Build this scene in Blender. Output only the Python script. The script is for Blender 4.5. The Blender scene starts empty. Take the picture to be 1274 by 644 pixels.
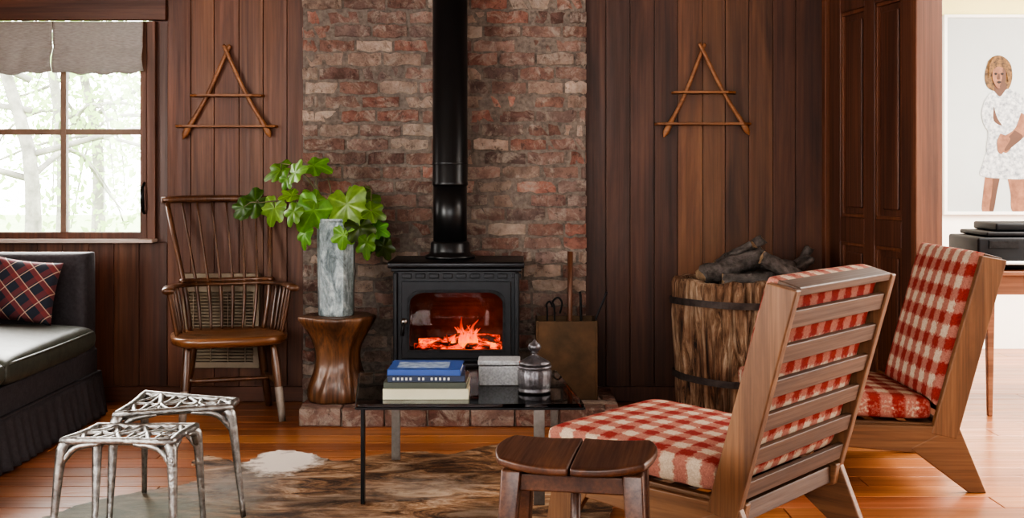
import bpy, math, random, bmesh
from mathutils import Vector, Matrix, noise
R=random.Random(7)
F=1450.0;H=1.13;HY=215.0
sc=bpy.context.scene
def P(px,py,Y):
    s=F/Y; return Vector(((px-637)/s,Y,H-(py-HY)/s))
def PF(px,py,z=0.0):
    s=(py-HY)/(H-z); return ((px-637)/s,F/s)

# ---------------------------------------------------------------- materials
def newmat(name):
    m=bpy.data.materials.new(name); m.use_nodes=True
    nt=m.node_tree; b=nt.nodes['Principled BSDF']
    return m,nt,b
def N(nt,t,**kw):
    n=nt.nodes.new(t)
    for k,v in kw.items(): setattr(n,k,v)
    return n
def L(nt,a,b): nt.links.new(a,b)
def c4(c): return (c[0],c[1],c[2],1.0)
def ramp(nt,fac,stops,interp='LINEAR'):
    r=N(nt,'ShaderNodeValToRGB'); cr=r.color_ramp; cr.interpolation=interp
    while len(cr.elements)<len(stops): cr.elements.new(0.5)
    for e,(p,c) in zip(cr.elements,stops):
        e.position=p; e.color=c4(c)
    L(nt,fac,r.inputs[0]); return r.outputs[0]
def coords(nt,scale=(1,1,1),tint=False,rot=0):
    tc=N(nt,'ShaderNodeTexCoord'); out=tc.outputs['Object']
    if tint:
        at=N(nt,'ShaderNodeAttribute'); at.attribute_name='tint'
        sx=N(nt,'ShaderNodeVectorMath',operation='SCALE'); sx.inputs['Scale'].default_value=23.0
        L(nt,at.outputs['Color'],sx.inputs[0])
        ad=N(nt,'ShaderNodeVectorMath',operation='ADD')
        L(nt,out,ad.inputs[0]); L(nt,sx.outputs[0],ad.inputs[1]); out=ad.outputs[0]
    mp=N(nt,'ShaderNodeMapping'); mp.inputs['Scale'].default_value=scale; mp.inputs['Rotation'].default_value=(0,0,rot)
    L(nt,out,mp.inputs['Vector']); return mp.outputs[0]
def noi(nt,vec,scale,detail=5,rough=.55,dist=0.0):
    n=N(nt,'ShaderNodeTexNoise'); n.inputs['Scale'].default_value=scale
    n.inputs['Detail'].default_value=detail; n.inputs['Roughness'].default_value=rough
    n.inputs['Distortion'].default_value=dist
    L(nt,vec,n.inputs['Vector']); return n.outputs[0]
def mixc(nt,fac,a,b,mode='MIX'):
    m=N(nt,'ShaderNodeMix',data_type='RGBA',blend_type=mode)
    if isinstance(fac,float): m.inputs[0].default_value=fac
    else: L(nt,fac,m.inputs[0])
    for i,v in ((6,a),(7,b)):
        if isinstance(v,tuple): m.inputs[i].default_value=c4(v)
        else: L(nt,v,m.inputs[i])
    return m.outputs[2]
def math_(nt,op,a,b=None,clamp=False):
    m=N(nt,'ShaderNodeMath',operation=op); m.use_clamp=clamp
    for i,v in ((0,a),(1,b)):
        if v is None: continue
        if isinstance(v,(int,float)): m.inputs[i].default_value=v
        else: L(nt,v,m.inputs[i])
    return m.outputs[0]
def bump(nt,b,h,strength=.2,dist=.01):
    n=N(nt,'ShaderNodeBump'); n.inputs['Strength'].default_value=strength
    n.inputs['Distance'].default_value=dist
    L(nt,h,n.inputs['Height']); L(nt,n.outputs[0],b.inputs['Normal'])

def plain(name,c,rough=.5,metal=0.0,var=.15,vs=12.0,bmp=.1,coat=0.0,c2=None,spec=None):
    m,nt,b=newmat(name)
    v=coords(nt); n=noi(nt,v,vs,6,.6)
    c2=c2 or tuple(x*(1-var*2) for x in c)
    L(nt,ramp(nt,n,[(.3,c2),(.7,c)]),b.inputs['Base Color'])
    b.inputs['Roughness'].default_value=rough; b.inputs['Metallic'].default_value=metal
    b.inputs['Coat Weight'].default_value=coat
    if spec is not None: b.inputs['Specular IOR Level'].default_value=spec
    if bmp: bump(nt,b,n,bmp)
    return m
def wood(name,c1,c2,c3,axis='z',sc_=1.0,rough=.45,bmp=.15,tint=False,coat=0.0,contrast=.35):
    m,nt,b=newmat(name)
    k={'x':(.08,1,1),'y':(1,.08,1),'z':(1,1,.08)}[axis]
    v=coords(nt,k,tint)
    n=noi(nt,v,9*sc_,6,.62,.9)
    col=ramp(nt,n,[(.28,c1),(.5,c2),(.74,c3)])
    k2={'x':(.02,1,1),'y':(1,.02,1),'z':(1,1,.02)}[axis]
    v2=coords(nt,k2,tint); n2=noi(nt,v2,70*sc_,4,.6)
    d=ramp(nt,n2,[(.3,(1-contrast,)*3),(.62,(1,1,1))])
    col=mixc(nt,1.0,col,d,'MULTIPLY')
    if tint:
        at=N(nt,'ShaderNodeAttribute'); at.attribute_name='tint'
        col=mixc(nt,1.0,col,at.outputs['Color'],'MULTIPLY')
        nb=noi(nt,coords(nt),1.3,3,.5)
        col=mixc(nt,1.0,col,ramp(nt,nb,[(.3,(.72,.68,.66)),(.7,(1.1,1.08,1.05))]),'MULTIPLY')
    L(nt,col,b.inputs['Base Color'])
    L(nt,ramp(nt,n2,[(.3,(rough+.15,)*3),(.7,(rough,)*3)]),b.inputs['Roughness'])
    b.inputs['Coat Weight'].default_value=coat; b.inputs['Coat Roughness'].default_value=.2
    bump(nt,b,n2,bmp,.004)
    return m
def thin_glass(name,tint,ior=1.45,rough=.01,extra=.0):
    m,nt,b=newmat(name); nt.nodes.remove(b)
    out=[n for n in nt.nodes if n.type=='OUTPUT_MATERIAL'][0]
    t=N(nt,'ShaderNodeBsdfTransparent'); t.inputs[0].default_value=c4(tint)
    g=N(nt,'ShaderNodeBsdfGlossy'); g.inputs['Roughness'].default_value=rough
    fr=N(nt,'ShaderNodeFresnel'); fr.inputs[0].default_value=ior
    f=math_(nt,'ADD',fr.outputs[0],extra,True)
    mx=N(nt,'ShaderNodeMixShader'); L(nt,f,mx.inputs[0]); L(nt,t.outputs[0],mx.inputs[1]); L(nt,g.outputs[0],mx.inputs[2])
    L(nt,mx.outputs[0],out.inputs[0]); return m
def gingham(name,ax,ay,period=.088,red=(.235,.034,.028),cream=(.47,.37,.275),mid=(.33,.140,.105)):
    m,nt,b=newmat(name)
    tc=N(nt,'ShaderNodeTexCoord')
    wv=N(nt,'ShaderNodeTexNoise'); wv.inputs['Scale'].default_value=90; L(nt,tc.outputs['Object'],wv.inputs['Vector'])
    sep=N(nt,'ShaderNodeSeparateXYZ'); L(nt,tc.outputs['Object'],sep.inputs[0])
    def stripe(o,off):
        j=math_(nt,'MULTIPLY',math_(nt,'SUBTRACT',wv.outputs[0],.5),.03)
        a=math_(nt,'ADD',math_(nt,'ADD',o,j),off+10*period)
        s=math_(nt,'SINE',math_(nt,'MULTIPLY',a,2*math.pi/period))
        return math_(nt,'ADD',math_(nt,'MULTIPLY',s,1.8),.5,True)
    sa=stripe(sep.outputs[ax],.01); sb=stripe(sep.outputs[ay],.03)
    f=math_(nt,'MULTIPLY',math_(nt,'ADD',sa,sb),.5)
    col=ramp(nt,f,[(0,cream),(.5,mid),(1,red)])
    fine=noi(nt,coords(nt),220,3,.7)
    col=mixc(nt,1.0,col,ramp(nt,fine,[(.3,(.70,.70,.70)),(.7,(1.12,1.12,1.12))]),'MULTIPLY')
    L(nt,col,b.inputs['Base Color']); b.inputs['Roughness'].default_value=.95
    b.inputs['Specular IOR Level'].default_value=.1
    bump(nt,b,fine,.5,.003); return m

# ---------------------------------------------------------------- mesh helpers
def empty(name,loc=(0,0,0),rz=0.0):
    e=bpy.data.objects.new(name,None); e.location=loc; e.rotation_euler=(0,0,rz)
    e.empty_display_size=.1; sc.collection.objects.link(e); return e
def mk(name,verts,faces,mat,parent=None,smooth=False,bevel=0,seg=2,sub=0,tints=None,solid=0):
    me=bpy.data.meshes.new(name); me.from_pydata([tuple(v) for v in verts],[],faces)
    me.validate(); me.update()
    for m in (mat if isinstance(mat,list) else [mat]): me.materials.append(m)
    if smooth:
        me.polygons.foreach_set('use_smooth',[True]*len(me.polygons))
    if tints is not None:
        ca=me.color_attributes.new('tint','FLOAT_COLOR','POINT')
        for i,t in enumerate(tints): ca.data[i].color=(t[0],t[1],t[2],1)
    o=bpy.data.objects.new(name,me); sc.collection.objects.link(o)
    if parent: o.parent=parent
    if solid:
        s=o.modifiers.new('s','SOLIDIFY'); s.thickness=solid; s.offset=0
    if bevel:
        bv=o.modifiers.new('b','BEVEL'); bv.width=bevel; bv.segments=seg; bv.limit_method='ANGLE'; bv.angle_limit=math.radians(35)
        if seg>2: me.polygons.foreach_set('use_smooth',[True]*len(me.polygons))
    if sub:
        ss=o.modifiers.new('ss','SUBSURF'); ss.levels=sub; ss.render_levels=sub
    return o
def fixn(o):
    bm=bmesh.new(); bm.from_mesh(o.data); bmesh.ops.recalc_face_normals(bm,faces=bm.faces); bm.to_mesh(o.data); bm.free()
BF=[(0,3,2,1),(4,5,6,7),(0,1,5,4),(1,2,6,5),(2,3,7,6),(3,0,4,7)]
def bv_(x0,x1,y0,y1,z0,z1):
    return [(x0,y0,z0),(x1,y0,z0),(x1,y1,z0),(x0,y1,z0),(x0,y0,z1),(x1,y0,z1),(x1,y1,z1),(x0,y1,z1)]
def box(name,x0,x1,y0,y1,z0,z1,mat,parent=None,bevel=.003,seg=2):
    return mk(name,bv_(x0,x1,y0,y1,z0,z1),BF,mat,parent,bevel=bevel,seg=seg)
class MB:
    def __init__(s): s.v=[];s.f=[];s.t=[]
    def add(s,vs,fs,t=(1,1,1)):
        o=len(s.v); s.v+= [tuple(v) for v in vs]; s.f+=[tuple(i+o for i in f) for f in fs]; s.t+=[t]*len(vs)
    def box(s,x0,x1,y0,y1,z0,z1,t=(1,1,1),j=0.0):
        vs=[Vector((a+R.uniform(-j,j),b+R.uniform(-j,j),c+R.uniform(-j,j))) for a,b,c in bv_(x0,x1,y0,y1,z0,z1)]
        s.add(vs,BF,t)
    def sweep(s,pts,rad,n=10,flat=1.0,t=(1,1,1),up=None):
        v,f=sweepgeo(pts,rad,n,flat,up); s.add(v,f,t)
    def done(s,name,mat,parent=None,**kw):
        tn=kw.pop('tint',False)
        return mk(name,s.v,s.f,mat,parent,tints=s.t if tn else None,**kw)
def sweepgeo(pts,rad,n=10,flat=1.0,up=None):
    pts=[Vector(p) for p in pts]; k=len(pts)
    if isinstance(rad,(int,float)): rad=[rad]*k
    v=[];f=[]
    t=[(pts[min(i+1,k-1)]-pts[max(i-1,0)]).normalized() for i in range(k)]
    u=Vector(up) if up else (Vector((0,0,1)) if abs(t[0].z)<.9 else Vector((1,0,0)))
    for i in range(k):
        u=(u-t[i]*u.dot(t[i]))
        if u.length<1e-5: u=t[i].orthogonal()
        u.normalize(); w=t[i].cross(u)
        for a in range(n):
            an=2*math.pi*a/n
            v.append(pts[i]+u*(math.cos(an)*rad[i]*flat)+w*(math.sin(an)*rad[i]))
    for i in range(k-1):
        for a in range(n):
            b=(a+1)%n; f.append((i*n+a,i*n+b,(i+1)*n+b,(i+1)*n+a))
    f.append(tuple(range(n-1,-1,-1))); f.append(tuple((k-1)*n+a for a in range(n)))
    return v,f
def sweep(name,pts,rad,mat,parent=None,n=12,flat=1.0,up=None,smooth=True,bevel=0):
    v,f=sweepgeo(pts,rad,n,flat,up); return mk(name,v,f,mat,parent,smooth=smooth,bevel=bevel)
def crv(pts,n=24):
    p=[Vector(q) for q in pts]; p=[p[0]*2-p[1]]+p+[p[-1]*2-p[-2]]; out=[]
    m=len(p)-3
    for i in range(n+1):
        x=i/n*m; k=min(int(x),m-1); t=x-k
        a,b,c,d=p[k:k+4]
        out.append(.5*((2*b)+(c-a)*t+(2*a-5*b+4*c-d)*t*t+(3*b-a-3*c+d)*t**3))
    return out
def lathe(name,prof,c,mat,parent=None,n=40,smooth=True,rf=None,sides=None,zf=None):
    n=sides or n; v=[];f=[]
    for i,(r,z) in enumerate(prof):
        for a in range(n):
            an=2*math.pi*(a+.5)/n; rr=r*(rf(an,z) if rf else 1)
            v.append((c[0]+rr*math.cos(an),c[1]+rr*math.sin(an),c[2]+z+(zf(an,z) if zf else 0)))
    for i in range(len(prof)-1):
        for a in range(n):
            b=(a+1)%n; f.append((i*n+a,i*n+b,(i+1)*n+b,(i+1)*n+a))
    f.append(tuple(range(n-1,-1,-1)))
    f.append(tuple((len(prof)-1)*n+a for a in range(n)))
    o=mk(name,v,f,mat,parent,smooth=smooth)
    if smooth: o.data.polygons[-1].use_smooth=False
    return o
def prism(name,poly,fn,t0,t1,mat,parent=None,bevel=.003,seg=2,smooth=False):
    n=len(poly); v=[fn(a,b,t0) for a,b in poly]+[fn(a,b,t1) for a,b in poly]
    f=[tuple(range(n-1,-1,-1)),tuple(range(n,2*n))]+[(i,(i+1)%n,n+(i+1)%n,n+i) for i in range(n)]
    o=mk(name,v,f,mat,parent,bevel=bevel,seg=seg); fixn(o); return o
def cushion(name,fn,lx,ly,lz,mat,parent,puff=.02,n=14,seed=0,k0=.35):
    v=[];f=[]
    def q(a,b,c):
        ea=1-abs(2*a-1)**8; eb=1-abs(2*b-1)**8
        th=(max(ea,0)*max(eb,0))**.35
        k=k0+(1-k0)*th
        wr=noise.noise(Vector((a*3+seed,b*3,c*2)))*.05
        pf=math.sin(math.pi*a)*math.sin(math.pi*b)
        return fn(a*lx,b*ly,c*(lz/2)*(k+wr)+ (puff*pf if c>0 else -puff*.3*pf))
    for s in (1,-1):
        o=len(v)
        for i in range(n+1):
            for j in range(n+1):
                a=.5-.5*math.cos(math.pi*i/n); b=.5-.5*math.cos(math.pi*j/n)
                v.append(q(a,b,s))
        for i in range(n):
            for j in range(n):
                a=o+i*(n+1)+j; g=(a,a+1,a+n+2,a+n+1)
                f.append(g if s<0 else g[::-1])
    m=n+1; o=m*m
    ring=[i*m for i in range(n)]+[n*m+j for j in range(n)]+[i*m+n for i in range(n,0,-1)]+[j for j in range(n,0,-1)]
    for k in range(len(ring)):
        a=ring[k]; b=ring[(k+1)%len(ring)]
        f.append((a,b,b+o,a+o))
    ob=mk(name,v,f,mat,parent,smooth=True); fixn(ob)
    ss=ob.modifiers.new('ss','SUBSURF'); ss.levels=1; ss.render_levels=1
    return ob

# materials
m_wall=wood('redwood_boards',(.050,.018,.009),(.125,.045,.019),(.200,.083,.036),'z',1.0,.45,.2,tint=True)
m_trim=wood('redwood_trim',(.075,.026,.013),(.14,.049,.022),(.20,.076,.034),'z',1.0,.42,.12)
m_trimx=wood('redwood_trim_x',(.065,.022,.012),(.12,.041,.019),(.17,.062,.028),'x',1.0,.42,.12)
m_door=wood('door_wood',(.050,.018,.011),(.095,.034,.018),(.140,.053,.027),'z',1.0,.38,.12)
m_floor=wood('floor_planks',(.27,.095,.036),(.44,.170,.064),(.56,.245,.100),'x',.8,.27,.08,tint=True,coat=.3,contrast=.28)
m_oak=wood('chair_oak',(.092,.038,.015),(.155,.069,.028),(.22,.105,.045),'z',1.5,.45,.1)
m_oakx=wood('chair_oak_x',(.092,.038,.015),(.155,.069,.028),(.22,.105,.045),'x',1.5,.45,.1)
m_oaky=wood('chair_oak_slats',(.040,.017,.008),(.072,.032,.014),(.105,.048,.021),'y',1.5,.45,.1)
m_wind=wood('windsor_wood',(.055,.022,.010),(.11,.046,.021),(.19,.085,.038),'z',2,.28,.08,coat=.3)
m_seat=wood('windsor_seat_wood',(.12,.045,.017),(.25,.105,.042),(.38,.18,.08),'x',1.5,.25,.08,coat=.4)
m_stool=wood('stool_wood',(.035,.012,.007),(.08,.029,.013),(.14,.055,.024),'y',2,.36,.1,coat=.15)
m_rack=wood('rack_wood',(.16,.058,.018),(.27,.105,.036),(.36,.155,.055),'x',2,.4,.08)
m_black=plain('black_stove_iron',(.012,.012,.015),.34,.3,.2,30,.06)
m_pipe=plain('stove_pipe_paint',(.012,.012,.013),.33,.2,.2,8,.02)
m_iron=plain('dark_iron',(.03,.03,.032),.5,.8,.3,40,.2)
m_rust=plain('rusty_band_iron',(.085,.065,.058),.6,.6,.3,25,.3,c2=(.03,.023,.022))
m_steel=plain('brushed_steel',(.30,.28,.26),.3,1,.1,60,.02)
m_alu=plain('cast_aluminium',(.42,.41,.39),.42,1.0,.25,45,.5,c2=(.17,.165,.16))
def zincmat():
    m,nt,b=newmat('weathered_zinc'); n=noi(nt,coords(nt,(1,1,.4)),22,7,.7,.8); n2=noi(nt,coords(nt),60,4,.6)
    col=ramp(nt,n,[(.36,(.10,.125,.13)),(.5,(.27,.32,.33)),(.64,(.50,.54,.54))])
    col=mixc(nt,1.0,col,ramp(nt,n2,[(.3,(.7,.7,.7)),(.7,(1.1,1.1,1.1))]),'MULTIPLY')
    L(nt,col,b.inputs['Base Color']); b.inputs['Metallic'].default_value=.45; b.inputs['Roughness'].default_value=.55; bump(nt,b,n,.2); return m
m_zinc=zincmat()
m_leather=plain('seat_cover',(.068,.076,.060),.46,0,.25,20,.15,spec=.6)
m_velvet=plain('sofa_cloth',(.056,.050,.055),.8,0,.2,60,.25,spec=.3)
m_copper=plain('aged_brass',(.11,.060,.030),.5,.7,.3,9,.1,c2=(.05,.032,.018))
m_stone=plain('grey_stone_box',(.36,.37,.38),.7,0,.3,130,.3,c2=(.18,.18,.19))
m_beige=plain('grille_beige',(.27,.21,.145),.6,0,.15,10,.05)
m_white=plain('white_wall',(.80,.78,.72),.8,0,.03,5,0)
m_yellow=plain('pale_yellow_wall',(.75,.68,.32),.8,0,.03,5,0)
m_grip=plain('dark_plastic',(.010,.010,.012),.55,0,.1,20,0,spec=.25)
m_mortar=plain('mortar',(.23,.185,.155),.95,0,.3,50,.6)
m_desk=wood('desk_wood',(.14,.055,.028),(.24,.10,.05),(.32,.15,.08),'x',1,.4,.1)
m_ceil=plain('ceiling_paint',(.20,.12,.07),.8,0,.1,5,0)
GX=gingham('gingham_seat',0,1); GB=gingham('gingham_back',1,2)

def brickmat():
    m,nt,b=newmat('old_brick')
    at=N(nt,'ShaderNodeAttribute'); at.attribute_name='tint'
    v=coords(nt); vt=coords(nt,(1,1,1),True)
    n=noi(nt,vt,14,6,.65); col=mixc(nt,1.0,at.outputs['Color'],ramp(nt,n,[(.3,(.55,.50,.49)),(.7,(1.35,1.29,1.25))]),'MULTIPLY')
    n2=noi(nt,vt,11,9,.75,.6)
    f=ramp(nt,n2,[(.49,(0,0,0)),(.64,(.8,.8,.8))])
    col=mixc(nt,f,col,(.40,.335,.28))
    n4=noi(nt,vt,26,6,.7); col=mixc(nt,ramp(nt,n4,[(.57,(0,0,0)),(.66,(.75,.75,.75))]),col,(.085,.058,.048))
    L(nt,col,b.inputs['Base Color']); b.inputs['Roughness'].default_value=.92
    n3=noi(nt,v,38,8,.72); bump(nt,b,n3,1.0,.02); return m
m_brick=brickmat()
def stumpmat():
    m,nt,b=newmat('weathered_trunk')
    v=coords(nt,(1,1,.12)); n=noi(nt,v,15,9,.72,1.6)
    col=ramp(nt,n,[(.35,(.020,.011,.007)),(.42,(.15,.078,.040)),(.51,(.35,.215,.130)),(.64,(.64,.50,.37))])
    n2=noi(nt,coords(nt),4,4,.6)
    col=mixc(nt,1.0,col,ramp(nt,n2,[(.32,(.52,.38,.30)),(.60,(1,1,1))]),'MULTIPLY')
    L(nt,col,b.inputs['Base Color']); b.inputs['Roughness'].default_value=.75
    bump(nt,b,n,1.0,.04); return m
m_stump=stumpmat()
m_carv=wood('carved_stump',(.05,.020,.009),(.13,.054,.023),(.23,.105,.045),'z',1.2,.36,.4,coat=.2,contrast=.6)
m_bark=plain('firewood_bark',(.13,.11,.10),.9,0,.4,30,1.0,c2=(.025,.02,.017))
m_logend=plain('firewood_split',(.30,.20,.12),.85,0,.3,25,.6,c2=(.13,.08,.045))

# ---------------------------------------------------------------- floor
YB=5.78
def build_floor():
    e=empty('floor')
    b=MB(); y=-1.6
    while y<7.7:
        w=.135; x=-3.1-R.uniform(0,1.5)
        while x<6.4:
            l=R.uniform(1.2,2.8); x1=min(x+l,6.45); x0=max(x,-3.1)
            if x1>x0+.05:
                k=R.uniform(.72,1.08); t=(k,k*R.uniform(.88,1.04),k*R.uniform(.85,1.08))
                b.box(x0+.0012,x1-.0012,y+.0018,y+w-.0018,-.03,0,t)
            x+=l
        y+=w
    b.done('floor_boards',m_floor,e,tint=True,bevel=.0018,seg=1)
    box('subfloor',-3.2,6.5,-1.7,7.8,-.1,-.03,m_door,e,0)
build_floor()

# ---------------------------------------------------------------- walls
WX0,WX1,WZ0,WZ1=-2.68,-1.82,.815,1.88
wb=empty('wall_back')
for nm,a in (('back_a',(-3.1,WX0-.03,5.80,5.95,0,2.6)),('back_b',(WX0-.03,WX1+.03,5.80,5.95,0,WZ0-.03)),
             ('back_c',(WX0-.03,WX1+.03,5.80,5.95,WZ1+.03,2.6)),('back_d',(WX1+.03,1.75,5.80,5.95,0,2.6))):
    box(nm,*a,m_door,wb,0)
b=MB()
def boards(x0,x1,z0,z1,w=.122,yf=YB,yb=5.80,tf=None):
    x=x0
    while x<x1-.01:
        xe=min(x+w*R.uniform(.92,1.08),x1)
        if x1-xe<.03: xe=x1
        b.box(x+.001,xe-.001,yf,yb,z0,z1,tf((x+xe)/2))
        x=xe
def tl(x): k=R.uniform(.85,1.15); return (k*1.05,k*R.uniform(.97,1.08),k)
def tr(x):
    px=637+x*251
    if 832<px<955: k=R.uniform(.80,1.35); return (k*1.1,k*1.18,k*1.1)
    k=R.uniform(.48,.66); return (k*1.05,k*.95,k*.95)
boards(-3.1,WX0-.04,0,2.6,tf=tl)
boards(WX0-.04,WX1+.11,0,WZ0-.03,tf=tl)
boards(WX1+.11,-1.00,0,2.6,tf=tl)
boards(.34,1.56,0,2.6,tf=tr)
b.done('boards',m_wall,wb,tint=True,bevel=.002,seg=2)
box('trim_1',-3.05,WX1+.11,5.755,5.80,WZ1+.005,WZ1+.19,m_trimx,None,.004)
box('trim_2',WX1+.012,WX1+.055,5.765,5.80,WZ0-.02,WZ1,m_trim,None,.003)
box('baseboard_back',-3.05,-1.0,5.755,5.779,0,.075,m_trimx,None,.004)
box('baseboard_right',.40,1.545,5.755,5.779,0,.075,m_door,None,.004)
lw=empty('wall_left')
box('left_a',-3.1,-2.95,-1.6,.6,0,2.6,m_trim,lw,0)
box('left_b',-3.1,-2.95,.6,3.2,0,.8,m_trim,lw,0)
box('left_c',-3.1,-2.95,.6,3.2,2.2,2.6,m_trim,lw,0)
box('left_d',-3.1,-2.95,3.2,5.754,0,2.6,m_trim,lw,0)
rw=empty('wall_rear')
box('rear_a',-3.1,-2.2,-1.75,-1.6,0,2.6,m_trim,rw,0)
box('rear_b',1.6,2.6,-1.75,-1.6,0,2.6,m_trim,rw,0)
box('rear_c',-2.2,1.6,-1.75,-1.6,2.3,2.6,m_trim,rw,0)
box('rear_d',-2.2,1.6,-1.75,-1.6,0,1.0,m_trim,rw,0)
box('ceiling',-3.1,6.5,-1.75,7.8,2.6,2.7,m_ceil,None,0)
A=Vector((1.545,5.80,0)); B=Vector((1.717,4.93,0)); d=(B-A).normalized(); nrm=Vector((-d.y,d.x,0))
if nrm.x<0: nrm=-nrm
LW=(B-A).length
def W(u,t,z): 
    p=A+d*u+nrm*t; return (p.x,p.y,z)
def wbox(name,u0,u1,t0,t1,z0,z1,mat,parent,bevel=.003):
    v=[W(u0,t0,z0),W(u1,t0,z0),W(u1,t1,z0),W(u0,t1,z0),W(u0,t0,z1),W(u1,t0,z1),W(u1,t1,z1),W(u0,t1,z1)]
    return mk(name,v,[f[::-1] for f in BF],mat,parent,bevel=bevel)
wr=empty('wall_right')
wbox('core',-.02,LW,.045,.11,0,2.6,m_door,wr,0)
wbox('above_door',0,LW,0,.045,2.06,2.6,m_door,wr,.002)
wbox('trim_3',-.02,.055,-.012,.05,0,2.6,m_trim,None)
wbox('trim_4',LW-.035,LW+.006,-.012,.112,0,2.6,m_trim,None,.004)
dr=empty('door_1')
D0,D1=.06,LW-.04; dw=D1-D0
def dbox(n,a,b_,z0,z1,t0=.008,t1=.044,m=m_door,bev=.004): wbox(n,D0+a*dw,D0+b_*dw,t0,t1,z0,z1,m,dr,bev)
dbox('stile_l',0,.14,0.005,2.05); dbox('stile_r',.86,1,0.005,2.05); dbox('stile_m',.44,.56,0.005,2.05)
for i,(z0,z1) in enumerate(((.005,.22),(.80,.92),(1.90,2.05))):
    dbox('rail_%d'%i,.14,.44,z0,z1); dbox('rail_%db'%i,.56,.86,z0,z1)
for i,(a,b_) in enumerate(((.14,.44),(.56,.86))):
    for j,(z0,z1) in enumerate(((.22,.80),(.92,1.90))):
        dbox('panel_%d%d'%(i,j),a,b_,z0,z1,.030,.044,m_door,0)
        dbox('field_%d%d'%(i,j),a+.06,b_-.06,z0+.045,z1-.045,.018,.031,m_door,.010)
        for k,(aa,bb,zz0,zz1) in enumerate(((a,a+.022,z0,z1),(b_-.022,b_,z0,z1),(a,b_,z0,z0+.017),(a,b_,z1-.017,z1))):
            dbox('mould_%d%d%d'%(i,j,k),aa,bb,zz0,zz1,.014,.032,m_trim,.003)
we=empty('wall_right_near')
box('near_a',2.2,2.32,-1.6,2.6,0,2.6,m_trim,we,0)
box('near_b',2.32,6.4,2.48,2.6,0,2.6,m_white,we,0)
box('wall_side_room_back',1.76,6.4,7.5,7.62,0,2.6,m_white,None,0)
box('yellow_frieze',1.93,6.2,7.485,7.499,2.14,2.6,m_yellow,None,0)
box('wall_side_room_left',1.76,1.92,5.96,7.49,0,2.6,m_white,None,0)
box('wall_side_room_right',6.3,6.42,2.61,7.49,0,2.6,m_white,None,0)

# ---------------------------------------------------------------- window + shade
w1=empty('window_1')
fr=.022
box('frame_l',WX0-.028,WX0+fr,5.772,5.86,WZ0-.028,WZ1,m_trim,w1); box('frame_r',WX1-fr,WX1+.010,5.772,5.86,WZ0-.028,WZ1,m_trim,w1)
box('frame_t',WX0,WX1,5.782,5.86,WZ1-.03,WZ1+.002,m_trim,w1); box('frame_b',WX0,WX1,5.782,5.86,WZ0-.028,WZ0+.02,m_trim,w1)
mx=(77.5-637)/250.9
m_munt=plain('muntin_paint',(.24,.15,.10),.5,0,.1,10,0)
box('muntin_v',mx-.014,mx+.014,5.79,5.83,WZ0+.02,WZ1-.03,m_munt,w1)
zh=1.13+(215-164)/250
box('muntin_h',WX0+.02,WX1-.02,5.792,5.828,zh-.014,zh+.014,m_munt,w1)
m_sill=plain('sill_paint',(.60,.48,.42),.5,0,.1,10,0)
box('sill',WX0-.06,WX1+.06,5.70,5.79,WZ0-.028,WZ0-.010,m_sill,w1,.004)
box('pane',WX0+.02,WX1-.02,5.808,5.811,WZ0+.02,WZ1-.03,thin_glass('window_glass',(.97,.98,.97)),w1,0)
sweep('latch',[(WX1+.0,5.765,.93),(WX1+.003,5.735,.95),(WX1+.0,5.735,1.02),(WX1+.0,5.74,1.06),(WX1+.0,5.768,1.08)],[.006,.008,.009,.006,.006],m_iron,w1)
def linen():
    m,nt,b=newmat('linen_shade'); out=[n for n in nt.nodes if n.type=='OUTPUT_MATERIAL'][0]
    n=noi(nt,coords(nt,(1,1,8)),40,4,.6); col=ramp(nt,n,[(.3,(.33,.30,.28)),(.7,(.48,.45,.42))])
    L(nt,col,b.inputs['Base Color']); b.inputs['Roughness'].default_value=.9
    t=N(nt,'ShaderNodeBsdfTranslucent'); L(nt,col,t.inputs[0])
    mx_=N(nt,'ShaderNodeMixShader'); mx_.inputs[0].default_value=.24
    L(nt,b.outputs[0],mx_.inputs[1]); L(nt,t.outputs[0],mx_.inputs[2]); L(nt,mx_.outputs[0],out.inputs[0]); bump(nt,b,n,.2); return m
m_linen=linen()
rs=empty('roman_shade')
for k,(xa,xb) in enumerate(((-2.78,-2.262),(-2.258,-1.815))):
    v=[];f=[];nx=30;nz=30
    for j in range(nz+1):
        for i in range(nx+1):
            x=xa+(xb-xa)*i/nx; u=i/nx
            z0=1.875; z1=1.628-.012*math.sin(math.pi*u)-.005*math.sin(u*23+k)
            z=z0+(z1-z0)*j/nz
            t=j/nz
            y=5.742-.006-.024*abs(math.sin(t*math.pi*2.0))*t-.009*math.sin(u*9+t*6+k*2)*t-.005*math.sin(u*31+t*3)*t
            v.append((x,y,z))
    for j in range(nz):
        for i in range(nx):
            a=j*(nx+1)+i; f.append((a,a+1,a+nx+2,a+nx+1))
    mk('shade_panel_%d'%k,v,f,m_linen,rs,smooth=True,solid=.003)

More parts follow.
